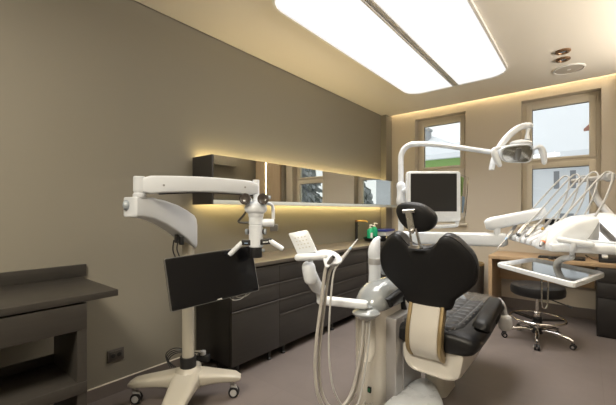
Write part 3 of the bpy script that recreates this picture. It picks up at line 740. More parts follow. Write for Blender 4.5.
poly = seg_poly([(-0.5*kw, -0.5*kh), (0.5*kw, -0.5*kh), (0.5*kw, 0.5*kh), (-0.5*kw, 0.5*kh)], 0.012)
kp = build(MB().prism(poly, ko, k1, k2, kn, -0.022, 0.0, 0.003), 'keypad', 'white', t)
for r in range(4):
    for c in range(4):
        q = ko+k1*((c-1.5)*kw*0.17)+k2*((r-1.5)*kh*0.155-0.0*kh)
        build(MB().prism(rrect(0.010, 0.007, 0.002, 2), q, k1, k2, kn, -0.001, 0.0008), 'button', 'key', kp)
# three suction hand pieces resting in the holder, each with its hose
def handpiece(name, lab, pts, rad, m, extra, hose, hr, hm, grp, cat='hose handpiece'):
    t = thing(name, lab, cat, pts[0], grp)
    build(MB().tube(pts, rad, 14, 4), 'body', m, t, ang=50)
    for nm, a, b, r1, r2, mm in extra: build(MB().cyl(a, b, r1, 14, r2=r2), nm, mm, t)
    build(MB().tube(hose, hr, 10, 7), 'hose', hm, t, ang=60)
    return t
g = 'suction handpieces on the assistant console'
a1, a2, a3 = at(339, 263, 1.98), at(349.5, 249.5, 2.02), at(357.5, 239, 2.06)
handpiece('suction_handpiece', 'slender grey syringe handpiece with a pale tip pointing up from the console', [a1, a1+(a2-a1)*0.5, a2], [0.011, 0.010, 0.008], 'grey',
          [('collar', a2, a2+(a3-a2)*0.18, 0.0085, 0.0075, 'lblue'), ('tip', a2+(a3-a2)*0.18, a3, 0.006, 0.0022, 'label')],
          [a1, at(334, 272, 1.98), at(331.0, 295, 1.96), at(329, 330, 1.95), at(329.3, 360, 1.95), at(333, 387, 1.95), at(341, 404, 1.98), at(349, 409, 2.0), at(358.5, 402, 2.03), at(366, 365, 2.06), at(369.0, 338, 2.09), at(370.0, 319, 2.1)], 0.006, 'whose', g)
b1, b2 = at(326.5, 266.5, 1.97), at(333, 257.5, 1.96)
handpiece('suction_handpiece', 'short grey suction handpiece nearest the keypad, on a thick hose', [b1, b2], [0.0125, 0.0135], 'dsteel',
          [('mouth', b2, b2+(b2-b1)*0.15, 0.011, 0.0105, 'black')],
          [b1, at(324.5, 275, 1.97), at(321, 305, 1.96), at(316.5, 340, 1.95), at(315.3, 371, 1.95), at(318.5, 396, 1.96), at(328, 412, 1.98), at(341, 408, 2.0), at(352, 392, 2.03), at(359.5, 360, 2.06), at(362.5, 338, 2.09), at(363.5, 319, 2.1)], 0.0105, 'hose', g)
c1_, c2_ = at(331.5, 268, 1.99), at(342, 258, 2.0)
handpiece('suction_handpiece', 'grey suction handpiece between the thick and thin hoses of the console', [c1_, c2_], [0.011, 0.012], 'grey',
          [('mouth', c2_, c2_+(c2_-c1_)*0.15, 0.010, 0.0095, 'steel')],
          [c1_, at(328.5, 277, 2.0), at(324.5, 305, 1.99), at(320.5, 340, 1.98), at(319.3, 371, 1.98), at(322.5, 394, 1.99), at(332, 408, 2.0), at(345, 404, 2.03), at(355, 392, 2.05), at(362.5, 360, 2.08), at(366, 338, 2.1), at(367, 319, 2.11)], 0.009, 'hose', g)

# cables on the floor in front of the unit
cb = MB()
for k in range(3):
    o0 = V((1.455+0.02*k, 1.885, 0.012))
    cb.tube([V((1.49, 1.955, 0.02+0.02*k)), o0+V((0, 0, 0.0)), o0+V((0.06+0.01*k, -0.02, 0.0+0.012*k)), o0+V((0.09, 0.03, 0.02)), o0+V((0.05, 0.06, 0.04+0.01*k)), V((1.555, 1.942, 0.03+0.01*k))], 0.005, 8, 6)
tag(build(cb, 'cable', 'hose', None, (1.55, 1.9, 0.0)), 'coiled grey cables on the floor at the foot of the dental unit', 'cable')

# ------------------------------------------------------------------ operating lamp
la = at(490, 152, 2.366)
t = thing('operating_lamp', 'white dental operating lamp with two side handles on a bent pipe', 'lamp', pp+Z*1.5155)
build(MB().tube([pp+Z*1.503, pp+Z*1.638, pp+Z*1.701, pp+V((0.010, 0.0, 1.739)), pp+V((0.030, 0.002, 1.769)), pp+V((0.063, 0.005, 1.788)), pp+V((0.11, 0.008, 1.792)), pp+V((0.25, 0.042, 1.775)), la], [0.0205]*5+[0.0195]*2+[0.018, 0.017], 18, 5), 'pipe', 'white', t, ang=60)
arcp = [(491.5, 170), (493.5, 161), (498, 150), (504, 141), (511, 133.5), (518.5, 128), (526, 125.5)]
tl = 2.315
ap = [at(u, v, tl) for u, v in arcp]
build(MB().sweep(cr(ap, 4), rrect(0.042, 0.044, 0.014, 3), -FW, [(0.6+0.4*min(1, k/14), 1) for k in range(25)]), 'swing_arm', 'white', t, ang=50)
kn_ = at(528.5, 126, 2.315)
build(MB().ball(kn_, (0.029, 0.026, 0.024), 20, (RT, FW, Z)), 'joint', 'white', t)
build(MB().tube([kn_-Z*0.01, at(527.5, 133, 2.307), at(527, 140, 2.30)], [0.015, 0.010, 0.017], 14), 'yoke_stem', 'white', t)
lc = at(517, 154, 2.28)
ln = (-FW*0.92-Z*0.38).normalized(); lx = (RT-Z*0.02).normalized(); ly = ln.cross(lx).normalized(); ly = ly if ly.z > 0 else -ly
lo = cr2([(a*0.845, b*0.845) for a, b in [(-0.128, 0.045), (-0.06, 0.066), (0.05, 0.078), (0.105, 0.07), (0.132, 0.03), (0.132, -0.03), (0.11, -0.066), (0.03, -0.074), (-0.06, -0.07), (-0.11, -0.052), (-0.135, -0.01)]], 4)
hd = build(MB().pillow(lo, lc, lx, ly, ln, [(0.90, 0.0), (0.98, 0.003), (1.0, -0.007), (0.99, -0.025), (0.9, -0.05), (0.7, -0.075), (0.42, -0.088), (0.12, -0.092)]), 'lamp_head', 'white', t, ang=50)
build(MB().pillow(lo, lc, lx, ly, ln, [(0.88, -0.004), (0.86, 0.005), (0.6, 0.008), (0.2, 0.009)]), 'reflector', 'lamp_glass', hd)
lb_ = MB()
lb_.prism(rrect(0.036, 0.085, 0.010), lc, lx, ly, ln, 0.006, 0.016, 0.003)
build(lb_, 'bulb_cover', 'dsteel', hd)
build(MB().ball(at(521, 143.5, 2.315), (0.072, 0.05, 0.026), 20, (RT, FW, Z)), 'housing_cap', 'white', hd)
for (pts) in (([500, 147.5], [494.5, 149.5], [494, 153], [497.5, 161], [499.5, 165]), ([534, 149], [538, 146.8], [541.5, 149], [543.8, 156], [544.3, 162.5])):
    build(MB().tube([at(u, v, 2.25) for u, v in pts], [0.009, 0.015, 0.0195, 0.0195, 0.015], 14, 4, endround=True), 'handle', 'white', hd, ang=60)

# ------------------------------------------------------------------ chairside monitor
t = thing('patient_monitor', 'square white-framed monitor mounted on the white post behind the headrest', 'monitor', at(434, 214, 2.45))
mcn = at(434, 196.5, 2.45); s_ = 2.45/340
oc = rrect(53.6*s_, 50.5*s_, 3*s_, 5)
fr_ = build(MB().prism(oc, mcn, RT, Z, -FW, -0.045, 0.0, 0.006, 3), 'frame', 'white', t)
build(MB().prism(rrect(46.2*s_, 38.0*s_, 0.004, 2), mcn+Z*(4.0*s_)+RT*(-0.3*s_), RT, Z, -FW, -0.003, 0.0015), 'screen', 'lscreen', t)
hdl = MB(); z0 = -25.2*s_
hdl.tube([mcn+RT*(-24*s_)+Z*(z0+0.02)-FW*-0.02, mcn+RT*(-23*s_)+Z*(z0-4*s_)+FW*0.02, mcn+RT*(-18*s_)+Z*(z0-5.5*s_)+FW*0.02, mcn+RT*(20*s_)+Z*(z0-4.2*s_)+FW*0.02, mcn+RT*(24*s_)+Z*(z0-2*s_)+FW*0.02, mcn+RT*(25*s_)+Z*(z0+0.02)+FW*0.02], 0.0135, 12, 5)
build(hdl, 'handle', 'white', t, ang=60)
ar = MB(); ar.cyl(pp+Z*1.445, at(410, 190, 2.50), 0.019, 16); ar.ball(at(408, 190, 2.51), 0.03, 16)
ar.cyl(at(408, 190, 2.51), mcn+FW*0.045+RT*-0.05, 0.02, 16); ar.prism(rrect(0.12, 0.12, 0.02), mcn, RT, Z, -FW, -0.065, -0.044)
build(ar, 'mount', 'white', t)
# clear film pouch hanging at the monitor's right side
t = thing('film_pouch', 'clear plastic pouch with blue marks hanging at the right of the patient monitor', 'pouch', at(464, 200, 2.475))
e = [(459.5, 174), (468.5, 177.5), (465.5, 216), (461, 217)]
P4 = [at(u, v, 2.475) for u, v in e]
build(MB().loft([[p-FW*0.004 for p in P4], [p+FW*0.006 for p in P4]]), 'sleeve', 'clear', t)
P5 = [at(u, v, 2.477) for u, v in ((460.5, 176), (463.8, 178), (462.2, 196), (460.2, 196))]
build(MB().loft([[p-FW*0.001 for p in P5], [p+FW*0.002 for p in P5]]), 'green_card', 'hgreen', t)
P6 = [at(u, v, 2.477) for u, v in ((462.2, 196), (464.8, 197), (463.2, 213), (461.6, 213))]
build(MB().loft([[p-FW*0.001 for p in P6], [p+FW*0.002 for p in P6]]), 'blue_card', 'lblue', t)

# ================================================================== DENTAL CHAIR
CX = 1.862
t = thing('dental_chair', 'black padded dental chair seen from behind with a quilted seat', 'dental chair', (CX, 2.45, 0))
# floor plate
fpl = seg_poly([(-0.23, -0.72), (0.05, -0.72), (0.075, -0.26), (-0.09, 0.0), (-0.17, 0.03), (-0.21, -0.08), (-0.235, -0.40)], 0.10, 6)
def plz(x, y): return 0
build(MB().pillow(fpl, (CX, 2.42, 0), X, Y, Z, [(0.97, 0.0), (1.0, 0.02), (1.0, 0.075), (0.985, 0.092), (0.95, 0.1), (0.5, 0.104), (0.1, 0.105)], ctr=(-0.09, -0.3)), 'base_plate', 'white', t, ang=60)
build(MB().loft([usec(CX-0.17, CX-0.01, 2.40, 2.70, 0.06, 0.0), usec(CX-0.165, CX-0.02, 2.42, 2.68, 0.06, 0.16), usec(CX-0.16, CX-0.02, 2.44, 2.68, 0.06, 0.30)]), 'lift_column', 'ivory', t, ang=50)
# white under-seat housing
hs_ = []
for y_, kx, kz in ((2.135, 0.72, 0.72), (2.12, 0.86, 0.85), (2.125, 0.95, 0.94), (2.16, 1.0, 1.0), (2.5, 1.0, 1.0), (2.75, 0.96, 0.95), (2.80, 0.8, 0.8)):
    xc, zc = 1.855, 0.365
    hs_.append([V((xc+p[0]*kx, y_ + (0.035 if p[1] > 0.0 else 0.0)*0, zc+p[1]*kz)) for p in seg_poly([(-0.19, 0.10), (-0.188, -0.03), (-0.14, -0.092), (0.10, -0.102), (0.175, -0.075), (0.205, 0.10)], 0.055, 5)])
build(MB().loft(hs_), 'seat_housing', 'ivory', t, ang=50)
# seat shell: thick black upholstered slab, side profile along Y
def seatsec(y, hw, zt, zb, rr=0.06):
    q = []
    for k in range(32):
        a = 2*PI*k/32; c, s = math.cos(a), math.sin(a)
        x_ = hw*math.copysign(abs(c)**0.5, c)*(1.09 if c > 0 else 1.0); z_ = math.copysign(abs(s)**0.62, s)
        h = (zt-zb)/2
        # narrower underneath
        if z_ < 0: x_ *= 1-0.07*abs(z_)
        q.append(V((CX-0.005+x_, y, (zt+zb)/2+z_*h)))
    return q
ss = [seatsec(2.105, 0.20, 0.535, 0.46), seatsec(2.11, 0.225, 0.55, 0.445), seatsec(2.13, 0.242, 0.566, 0.435), seatsec(2.2, 0.250, 0.578, 0.432), seatsec(2.4, 0.252, 0.582, 0.436),
      seatsec(2.7, 0.245, 0.588, 0.452), seatsec(2.95, 0.235, 0.598, 0.475), seatsec(3.1, 0.225, 0.585, 0.47), seatsec(3.2, 0.215, 0.545, 0.43), seatsec(3.27, 0.20, 0.48, 0.40), seatsec(3.29, 0.17, 0.45, 0.41)]
build(MB().loft(ss), 'seat', 'leather', t, ang=60)
# quilted pad with tufted squares
def seat_z(y):
    ys = [2.105, 2.2, 2.4, 2.7, 2.95, 3.1, 3.2]; zs = [0.560, 0.578, 0.582, 0.588, 0.598, 0.588, 0.55]
    for i in range(len(ys)-1):
        if y <= ys[i+1]: f = (y-ys[i])/(ys[i+1]-ys[i]); return zs[i]+f*(zs[i+1]-zs[i])
    return zs[-1]
qm = MB(); bmq = qm.bm; NX, NY = 40, 110; X0, X1, Y0, Y1 = CX-0.17, CX+0.165, 2.135, 3.17; cell = 0.084
grid = []
def qmask(fx, fy):
    # rounded near corners
    x = (X0+fx*(X1-X0))-(X0+X1)/2; hw = (X1-X0)/2; y = Y0+fy*(Y1-Y0)
    return x, y, hw
rows = []
for j in range(NY+1):
    y = Y0+(Y1-Y0)*j/NY; dy = y-Y0; r = 0.12
    hw = (X1-X0)/2
    if dy < r: hw -= r-math.sqrt(max(0, r*r-(r-dy)**2))
    row = []
    for i in range(NX+1):
        x = (X0+X1)/2+hw*(2*i/NX-1)
        fx = ((x-(X0+X1)/2+cell*0.5) % cell)/cell-0.5; fy = ((y-2.12) % cell)/cell-0.5
        tuft = (1-(2*abs(fx))**6)*(1-(2*abs(fy))**6)
        edge = min(1, (i/NX)*14, (1-i/NX)*14, (j/NY)*30+0.0, (1-j/NY)*30)
        z = seat_z(y)-0.012+edge*(0.020+0.009*tuft)
        row.append(bmq.verts.new((x, y, z)))
    rows.append(row)
for j in range(NY):
    for i in range(NX): bmq.faces.new((rows[j][i], rows[j][i+1], rows[j+1][i+1], rows[j+1][i]))
qp = build(qm, 'seat_pad', 'quilt', t, ang=70)
st = MB()
def qpt(x, y): return V((x, y, seat_z(y)+0.0085))
for i in range(-1, 3):
    x = (X0+X1)/2+cell*(i-0.0)-cell*0.5+0.0
    if abs(x-(X0+X1)/2) < 0.155: st.tube([qpt(x, 2.16+0.07*k) for k in range(15)], 0.0022, 6)
for j in range(1, 12):
    y = 2.12+cell*j; h = 0.155 if y > 2.23 else 0.12
    if y < 3.15: st.tube([qpt((X0+X1)/2-h, y), qpt((X0+X1)/2+h, y)], 0.0022, 6)
build(st, 'stitching', 'stitch', qp)
# clear protective film over the foot of the pad
fl = MB(); rws = []
for j in range(13):
    y = 2.82+0.36*j/12; rws.append([fl.bm.verts.new((CX-0.165+0.32*i/12, y, seat_z(min(y, 3.16))+0.022+0.006*math.sin(i*1.9+j*1.3)+0.005*math.sin(j*2.7-i))) for i in range(13)])
for j in range(12):
    for i in range(12): fl.bm.faces.new((rws[j][i], rws[j][i+1], rws[j+1][i+1], rws[j+1][i]))
build(fl, 'protective_film', 'film', t, ang=70)
# backrest
bo = V((CX-0.016, 2.08, 0.722)); be2 = V((0, -0.15, 0.435)).normalized(); bn = V((1, 0, 0)).cross(be2); bn = bn if bn.y > 0 else -bn
half = [(0.0, -0.032), (0.07, -0.031), (0.125, -0.024), (0.146, 0.004), (0.160, 0.046), (0.204, 0.088), (0.260, 0.142), (0.288, 0.20), (0.290, 0.262), (0.276, 0.325), (0.240, 0.380), (0.198, 0.428), (0.155, 0.448), (0.122, 0.436), (0.098, 0.405), (0.066, 0.375)]
outl = [(x, s) for x, s in half]+[(0.0, 0.364)]+[(-x, s) for x, s in reversed(half[1:])]
outl = cr2(outl, 4)
bend = lambda x, y: 0.30*x*x + 0.10*max(0, y-0.3)**2
prof_b = [(0.12, -0.012), (0.5, -0.010), (0.85, -0.006), (0.95, 0.0), (0.985, 0.008), (1.0, 0.020)]
build(MB().pillow(outl, bo, X, be2, bn, prof_b+[(1.0, 0.03), (0.9, 0.03)], bend, (0, 0.2)), 'back_shell', 'fabric', t, ang=60)
build(MB().pillow(outl, bo, X, be2, bn, [(0.9, 0.026), (1.0, 0.026), (1.012, 0.034), (1.014, 0.06), (1.0, 0.082), (0.95, 0.098), (0.85, 0.105), (0.55, 0.095), (0.15, 0.085)], bend, (0, 0.2)), 'backrest', 'leather', t, ang=60)
pip = [bo+X*((x)*1.006)+be2*(0.2+(s-0.2)*1.006)+bn*(0.026+bend(x, s)) for x, s in outl]
build(MB().tube(pip+[pip[0]], 0.004, 6), 'piping', 'leather', t, ang=60)
# headrest
ho = V((1.822, 1.918, 1.258)); hn_ = V((0.03, 0.985, 0.15)).normalized(); hx = V((1, 0, 0)); hx = (hx-hn_*hx.dot(hn_)).normalized(); hy = hn_.cross(hx); hy = hy if hy.z > 0 else -hy
hout = cr2([(-0.118, 0.045), (-0.095, 0.075), (-0.04, 0.086), (0.03, 0.078), (0.085, 0.045), (0.114, 0.0), (0.108, -0.045), (0.075, -0.078), (0.02, -0.086), (-0.035, -0.075), (-0.085, -0.038), (-0.112, 0.005)], 4)
hb_ = lambda x, y: 1.6*x*x
build(MB().pillow(hout, ho, hx, hy, hn_, [(0.1, -0.008), (0.6, -0.006), (0.9, 0.0), (0.98, 0.01), (1.0, 0.02), (0.9, 0.022)], hb_), 'headrest_shell', 'fabric', t, ang=60)
build(MB().pillow(hout, ho, hx, hy, hn_, [(0.9, 0.018), (1.01, 0.019), (1.03, 0.035), (1.02, 0.055), (0.92, 0.072), (0.6, 0.07), (0.15, 0.062)], hb_), 'headrest', 'leather', t, ang=60)
# chrome headrest bracket
br_ = MB()
q = lambda u, v, y_: (lambda d: CAM+d*(y_/d.y))(FW+RT*((u-308)/340)+UP*((210.8-v)/340))
br_.tube([q(403.0, 211.6, 1.898), q(415.0, 211.0, 1.898)], 0.0125, 14)
br_.cyl(q(409, 212, 1.902), q(409, 212, 1.93), 0.018, 14)
b0 = q(408.5, 213, 1.896); b1_ = q(411.8, 231, 1.892)
bd = (b1_-b0).normalized(); br_.obox((b0+b1_)/2, X, bd, X.cross(bd), 0.030, (b1_-b0).length, 0.012, 0.003)
br_.ball(q(411.8, 231.0, 1.89), 0.017, 14)
f0, f1, f2, f3 = q(410.2, 231, 1.89), q(411.6, 246.5, 1.905), q(420.2, 246.5, 1.905), q(416.2, 229.5, 1.89)
for a, b in ((f0, f1), (f1, f2), (f2, f3)):
    dd = (b-a).normalized(); br_.obox((a+b)/2, dd, Y, dd.cross(Y), (b-a).length+0.012, 0.010, 0.012, 0.002)
br_.obox(q(415.8, 247.2, 1.93), X, Y, Z, 0.07, 0.06, 0.012, 0.003)
build(br_, 'headrest_bracket', 'steel', t)
# beige back support linking backrest and seat
bs = [V((CX-0.02, 2.105, 0.73)), V((CX-0.02, 2.085, 0.67)), V((CX-0.022, 2.056, 0.58)), V((CX-0.025, 2.055, 0.50)), V((CX-0.028, 2.075, 0.445)), V((CX-0.028, 2.12, 0.40))]
bsp = cr(bs, 5)
build(MB().sweep(bsp, rrect(0.175, 0.045, 0.012, 3), -Y, None), 'back_support', 'ivory', t, ang=50)
for q_ in (-1, 1):
    build(MB().sweep([p+X*(0.098*q_)+Y*0.004 for p in bsp], rrect(0.024, 0.056, 0.004, 2), -Y, None), 'trim_strip', 'gold', t, ang=50)
# armrests
def armrest(pts, w, h):
    return MB().sweep(cr(pts, 4), rrect(1, 1, 0.32, 4), Z, [(w*(0.75 if k in (0, 4*(len(pts)-1)) else 1), h*(0.7 if k in (0, 4*(len(pts)-1)) else 1)) for k in range(4*(len(pts)-1)+1)])
ra = build(armrest([V((2.145, 2.10, 0.63)), V((2.147, 2.12, 0.645)), V((2.145, 2.25, 0.668)), V((2.14, 2.45, 0.682)), V((2.125, 2.58, 0.675)), V((2.10, 2.66, 0.645)), V((2.09, 2.69, 0.60))], 0.088, 0.075), 'armrest', 'leather', t, ang=60)
la_ = build(armrest([V((1.600, 2.045, 0.700)), V((1.600, 2.06, 0.705)), V((1.597, 2.15, 0.722)), V((1.590, 2.30, 0.732)), V((1.584, 2.40, 0.730)), V((1.582, 2.44, 0.72))], 0.074, 0.068), 'armrest', 'leather', t, ang=60)
build(MB().tube([V((2.10, 2.62, 0.63)), V((2.13, 2.66, 0.58)), V((2.09, 2.62, 0.50)), V((2.0, 2.55, 0.46))], 0.02, 12, 5), 'armrest_support', 'black', t, ang=60)
build(MB().tube([V((1.59, 2.30, 0.70)), V((1.60, 2.31, 0.60)), V((1.66, 2.33, 0.50)), V((1.75, 2.35, 0.46))], 0.02, 12, 5), 'armrest_support', 'black', t, ang=60)
w0, w1, w2 = at(501.5, 304, 2.72), at(504.3, 314, 2.72), at(506, 324, 2.72)
build(MB().tube([at(497, 299, 2.74), w0, w1, w2], [0.02, 0.024, 0.023, 0.022], 14, 5), 'grip_stem', 'frost', t, ang=60)
gl = MB().pillow(cr2([(-0.052, 0.05), (0.0, 0.062), (0.045, 0.05), (0.052, -0.02), (0.036, -0.055), (-0.02, -0.06), (-0.05, -0.03)], 3), at(505, 323, 2.70), RT, Z, -FW, [(0.3, -0.03), (0.8, -0.024), (1, -0.008), (1, 0.01), (0.85, 0.024), (0.4, 0.03)])
build(gl, 'grip_cover', 'frost', t, ang=60)

# ================================================================== INSTRUMENT TABLE
TA = V((2.215, 2.60, 1.13)); TBp = V((2.480, 1.98, 1.13)); wv = (TBp-TA).normalized(); dv = V((-wv.y, wv.x, 0)); dv = dv if dv.x > 0 else -dv
def tp(w, d, z): return V((TA.x, TA.y, 0))+wv*w+dv*d+Z*z
TW = (TBp-TA).length
t = thing('instrument_table', 'white dental instrument table on a long jointed arm above the tray', 'instrument table', (2.4, 2.4, 1.05))
# arm from the unit post
s0 = V((1.50, 2.53, 1.092)); s1 = at(503, 240, 2.25); s1.z = 1.108
build(MB().sweep([s0+(s1-s0)*k/10 for k in range(11)]+[s1+X*0.015, s1+X*0.025], rrect(1, 1, 0.2, 4), Z, [(0.085, 0.086)]+[(0.085, 0.090)]*9+[(0.085, 0.090), (0.07, 0.08), (0.05, 0.06)]), 'beam', 'white', t, ang=45)
build(MB().cyl((1.485, 2.535, 0.76), (1.485, 2.535, 1.14), 0.045, 24, bev=0.006), 'beam_pivot', 'white', t)
k0 = at(497, 232, 2.25)
build(MB().cyl(k0-Z*0.025, k0+Z*0.042, 0.021, 20), 'pivot', 'white', t)
r0 = at(493, 223.5, 2.27); r1 = at(545, 212.5, 2.16)
dd = (r1-r0).normalized()
build(MB().sweep([r0-dd*0.05, r0-dd*0.03]+[r0+(r1-r0)*k/8 for k in range(9)], rrect(1, 1, 0.3, 4), Z, [(0.045, 0.05), (0.072, 0.078)]+[(0.076, 0.086-0.002*k) for k in range(9)]), 'arm', 'white', t, ang=50)
# body of the table: tray slab + humped shell
def tsec(d, w0_, w1_, z0, z1, r=0.02):
    return [tp((w0_+w1_)/2+p[0], d, (z0+z1)/2+p[1]) for p in rrect(w1_-w0_, z1-z0, r, 4)]
slab = MB().loft([tsec(-0.005, 0.02, TW-0.02, 1.112, 1.132, 0.008), tsec(0.0, 0.0, TW, 1.106, 1.140, 0.012), tsec(0.10, 0.0, TW+0.02, 1.104, 1.150), tsec(0.22, 0.01, TW+0.06, 1.104, 1.152), tsec(0.36, 0.03, TW+0.08, 1.108, 1.152), tsec(0.42, 0.06, TW+0.04, 1.115, 1.148), tsec(0.44, 0.10, TW-0.03, 1.12, 1.14)])
build(slab, 'table_body', 'white', t, ang=50)
build(MB().loft([tsec(-0.012, 0.015, 0.49, 1.112, 1.132, 0.008), tsec(-0.004, 0.0, 0.50, 1.108, 1.142, 0.012), tsec(0.10, 0.0, 0.50, 1.12, 1.196, 0.02), tsec(0.16, 0.01, 0.49, 1.13, 1.214, 0.03), tsec(0.24, 0.02, 0.46, 1.13, 1.205, 0.03), tsec(0.34, 0.05, 0.42, 1.12, 1.17, 0.02)]), 'sloped_deck', 'white', t, ang=50)
hump = MB()
hump.ball(tp(0.30, 0.37, 1.205), (0.17, 0.12, 0.085), 28, (wv, dv, Z))
build(hump, 'rear_hump', 'white', t)
hs2 = []
for d, z1, w0_, w1_ in ((-0.016, 1.135, 0.50, 0.60), (-0.008, 1.16, 0.47, 0.63), (0.03, 1.205, 0.445, 0.64), (0.09, 1.248, 0.42, 0.625), (0.16, 1.276, 0.39, 0.60), (0.23, 1.283, 0.37, 0.575), (0.30, 1.265, 0.36, 0.55), (0.36, 1.22, 0.37, 0.53), (0.39, 1.17, 0.40, 0.50)):
    q_ = [(w0_, 1.105), (w1_, 1.105), (w1_, (1.105+z1)/2), (w1_-(w1_-w0_)*0.12, z1-0.012), (w0_+(w1_-w0_)*0.35, z1), (w0_+0.005, z1-0.02)]
    hs2.append([tp(p[0], d, p[1]) for p in seg_poly(q_, 0.03, 4)])
build(MB().loft(hs2), 'side_housing', 'white', t, ang=60)
rest = MB()
for k in range(5):
    w = 0.05+0.095*k
    rest.loft([[tp(w+p[0], d, z+p[1]) for p in rrect(0.030, 0.016, 0.006, 3)] for d, z in ((-0.016, 1.124), (-0.008, 1.134), (0.06, 1.174), (0.09, 1.190), (0.10, 1.184))])
build(rest, 'instrument_rest', 'grey', t, ang=50)
# whip bar
bA, bB = at(573, 181, 2.20), at(609, 177, 1.80)
build(MB().tube([bA, bB], 0.014, 16), 'hose_bar', 'hose', t, ang=60)
bdir = (bB-bA).normalized()
build(MB().lathe([(0.018, 0), (0.024, 0.006), (0.024, 0.03), (0.018, 0.038)], bB-bdir*0.012, bdir, 22), 'bar_end_knob', 'grey', t)
build(MB().tube([bA+(bB-bA)*0.55, bA+(bB-bA)*0.55+dv*0.03-Z*0.12, tp(0.36, 0.40, 1.25)], 0.018, 14, 5), 'bar_post', 'grey', t)
# handle bar and neck
h0, h1 = at(560, 239.6, 1.60), at(591, 244.6, 1.52)
build(MB().tube([h0, h1], 0.0135, 16, endround=True), 'handle_bar', 'white', t, ang=60)
hm_ = h0+(h1-h0)*0.45
build(MB().tube([hm_, hm_-Z*0.03, at(572, 253, 1.63)], 0.011, 12, 4), 'handle_post', 'white', t)
# touch screen
sn = V((-0.61, -0.61, 0.77)).normalized(); sx_ = V((0.707, -0.707, 0)); sy_ = sn.cross(sx_); sy_ = sy_ if sy_.z > 0 else -sy_
scn = at(609, 229.5, 1.58)
tsb = build(MB().prism(rrect(0.22, 0.15, 0.008, 3), scn, sx_, sy_, sn, -0.016, 0, 0.003), 'control_screen', 'white', t)
build(MB().prism(rrect(0.206, 0.136, 0.004, 3), scn, sx_, sy_, sn, -0.002, 0.001), 'screen_glass', 'touch', tsb)
build(MB().tube([scn-sn*0.014, scn-sn*0.07+dv*0.02], 0.03, 14), 'screen_mount', 'white', t)

# handpieces with hoses
hp = [dict(lab='silver handpiece with a long thin tip, leftmost on the instrument table', b=[(515.5, 226, 2.24), (511, 232, 2.20), (506.7, 238, 2.17)], tip=(497.5, 248.5, 2.10), r=[0.009, 0.011, 0.008], m='steel', top=(564, 177, 2.20), tm='lblue'),
      dict(lab='silver handpiece, second from the left on the instrument table', b=[(527.5, 223.5, 2.14), (523, 229, 2.10), (518.5, 234.5, 2.07)], tip=None, r=[0.012, 0.0145, 0.0145], m='steel', top=(574, 175.5, 2.10), tm=None),
      dict(lab='silver handpiece in the middle of the instrument table row', b=[(536, 225.5, 2.04), (531.5, 231, 2.0), (527, 236.5, 1.97)], tip=None, r=[0.012, 0.0145, 0.0145], m='steel', top=(582, 177, 2.0), tm=None),
      dict(lab='hose with a bare brass connector, fourth from the left on the instrument table', b=[(550, 220.5, 1.93), (546.5, 224.5, 1.90), (543, 228.3, 1.88)], tip=None, r=[0.008, 0.0095, 0.0095], m='dsteel', top=(592, 173, 1.92), tm='yellow'),
      dict(lab='thick white scaler handpiece with an orange ring, right end of the instrument row', b=[(554.5, 226, 1.78), (549, 234, 1.72), (543, 242, 1.68)], tip=(540.3, 246, 1.66), r=[0.011, 0.014, 0.012], m='ivory', top=(606, 173, 1.80), tm='grey')]
for k, h in enumerate(hp):
    b = [at(*p) for p in h['b']]; tpx = at(*h['top']); ex = []
    d_ = (b[-1]-b[0]).normalized()
    if h['tip']:
        q = at(*h['tip'])
        if k == 0:
            ex = [('collar', b[-1], b[-1]+(q-b[-1])*0.2, 0.008, 0.006, 'lblue'), ('tip', b[-1]+(q-b[-1])*0.2, q, 0.005, 0.0022, 'steel')]
        else: ex = [('ring', b[-1], b[-1]+(q-b[-1])*0.3, 0.0122, 0.0115, 'orange'), ('nose', b[-1]+(q-b[-1])*0.3, q, 0.0112, 0.006, 'dsteel')]
    elif h['tm']: ex = [('connector', b[-1], b[-1]+d_*0.012, 0.0075, 0.0065, h['tm'])]
    else: ex = [('connector', b[-1], b[-1]+d_*0.008, 0.0105, 0.009, 'dsteel')]
    u0, v0, t0 = h['b'][0]; u1, v1, t1 = h['top']
    mid = lambda f, bow: at(u0+(u1-u0)*f+bow, v0+(v1-v0)*f+bow*0.6, t0+(t1-t0)*f)
    ret = tp(TW*(0.06+0.155*k), 0.24, 1.225)
    pr = lambda f, sag: tpx+(ret-tpx)*f+dv*sag
    hose = [b[0], mid(0.12, 0.3), mid(0.35, 0.0), mid(0.62, -0.8), mid(0.86, -1.2), tpx+Z*0.004, tpx+dv*0.018+wv*0.02-Z*0.008, pr(0.25, 0.025)+wv*0.028, pr(0.6, 0.02)+wv*0.02, ret]
    handpiece('dental_handpiece', h['lab'], b, h['r'], h['m'], ex, hose, 0.0046 if k < 4 else 0.0052, 'whose', 'handpieces on the instrument table', 'handpiece')

# ================================================================== TRAY
zt = 1.0; f = 0.857
near, left, far, right = V((2.546, 1.80, 0)), V((2.205, 2.185, 0)), V((2.343, 2.571, 0)), V((2.678, 2.177, 0))
near += V((0.02, -0.03, 0))
t = thing('instrument_tray', 'white-rimmed steel instrument tray under the instrument table', 'tray', ((near+far)/2+Z*zt))
tc_ = (near+left+far+right)/4
quad = [((p-tc_).x, (p-tc_).y) for p in (near, right, far, left)]
to = seg_poly(quad, 0.035, 5); ti = [(x*0.93, y*0.93) for x, y in to]; ti2 = [(x*0.90, y*0.90) for x, y in to]
rm = MB(); Q = lambda pts, z: [V((tc_.x+x, tc_.y+y, z)) for x, y in pts]
rm.loft([Q(ti, 0.978), Q(to, 0.982), Q([(x*1.006, y*1.006) for x, y in to], 0.992), Q(to, 1.002), Q([(x*0.965, y*0.965) for x, y in to], 1.006), Q(ti, 1.003), Q(ti2, 0.992)], (True, False))
build(rm, 'rim', 'white', t, ang=50)
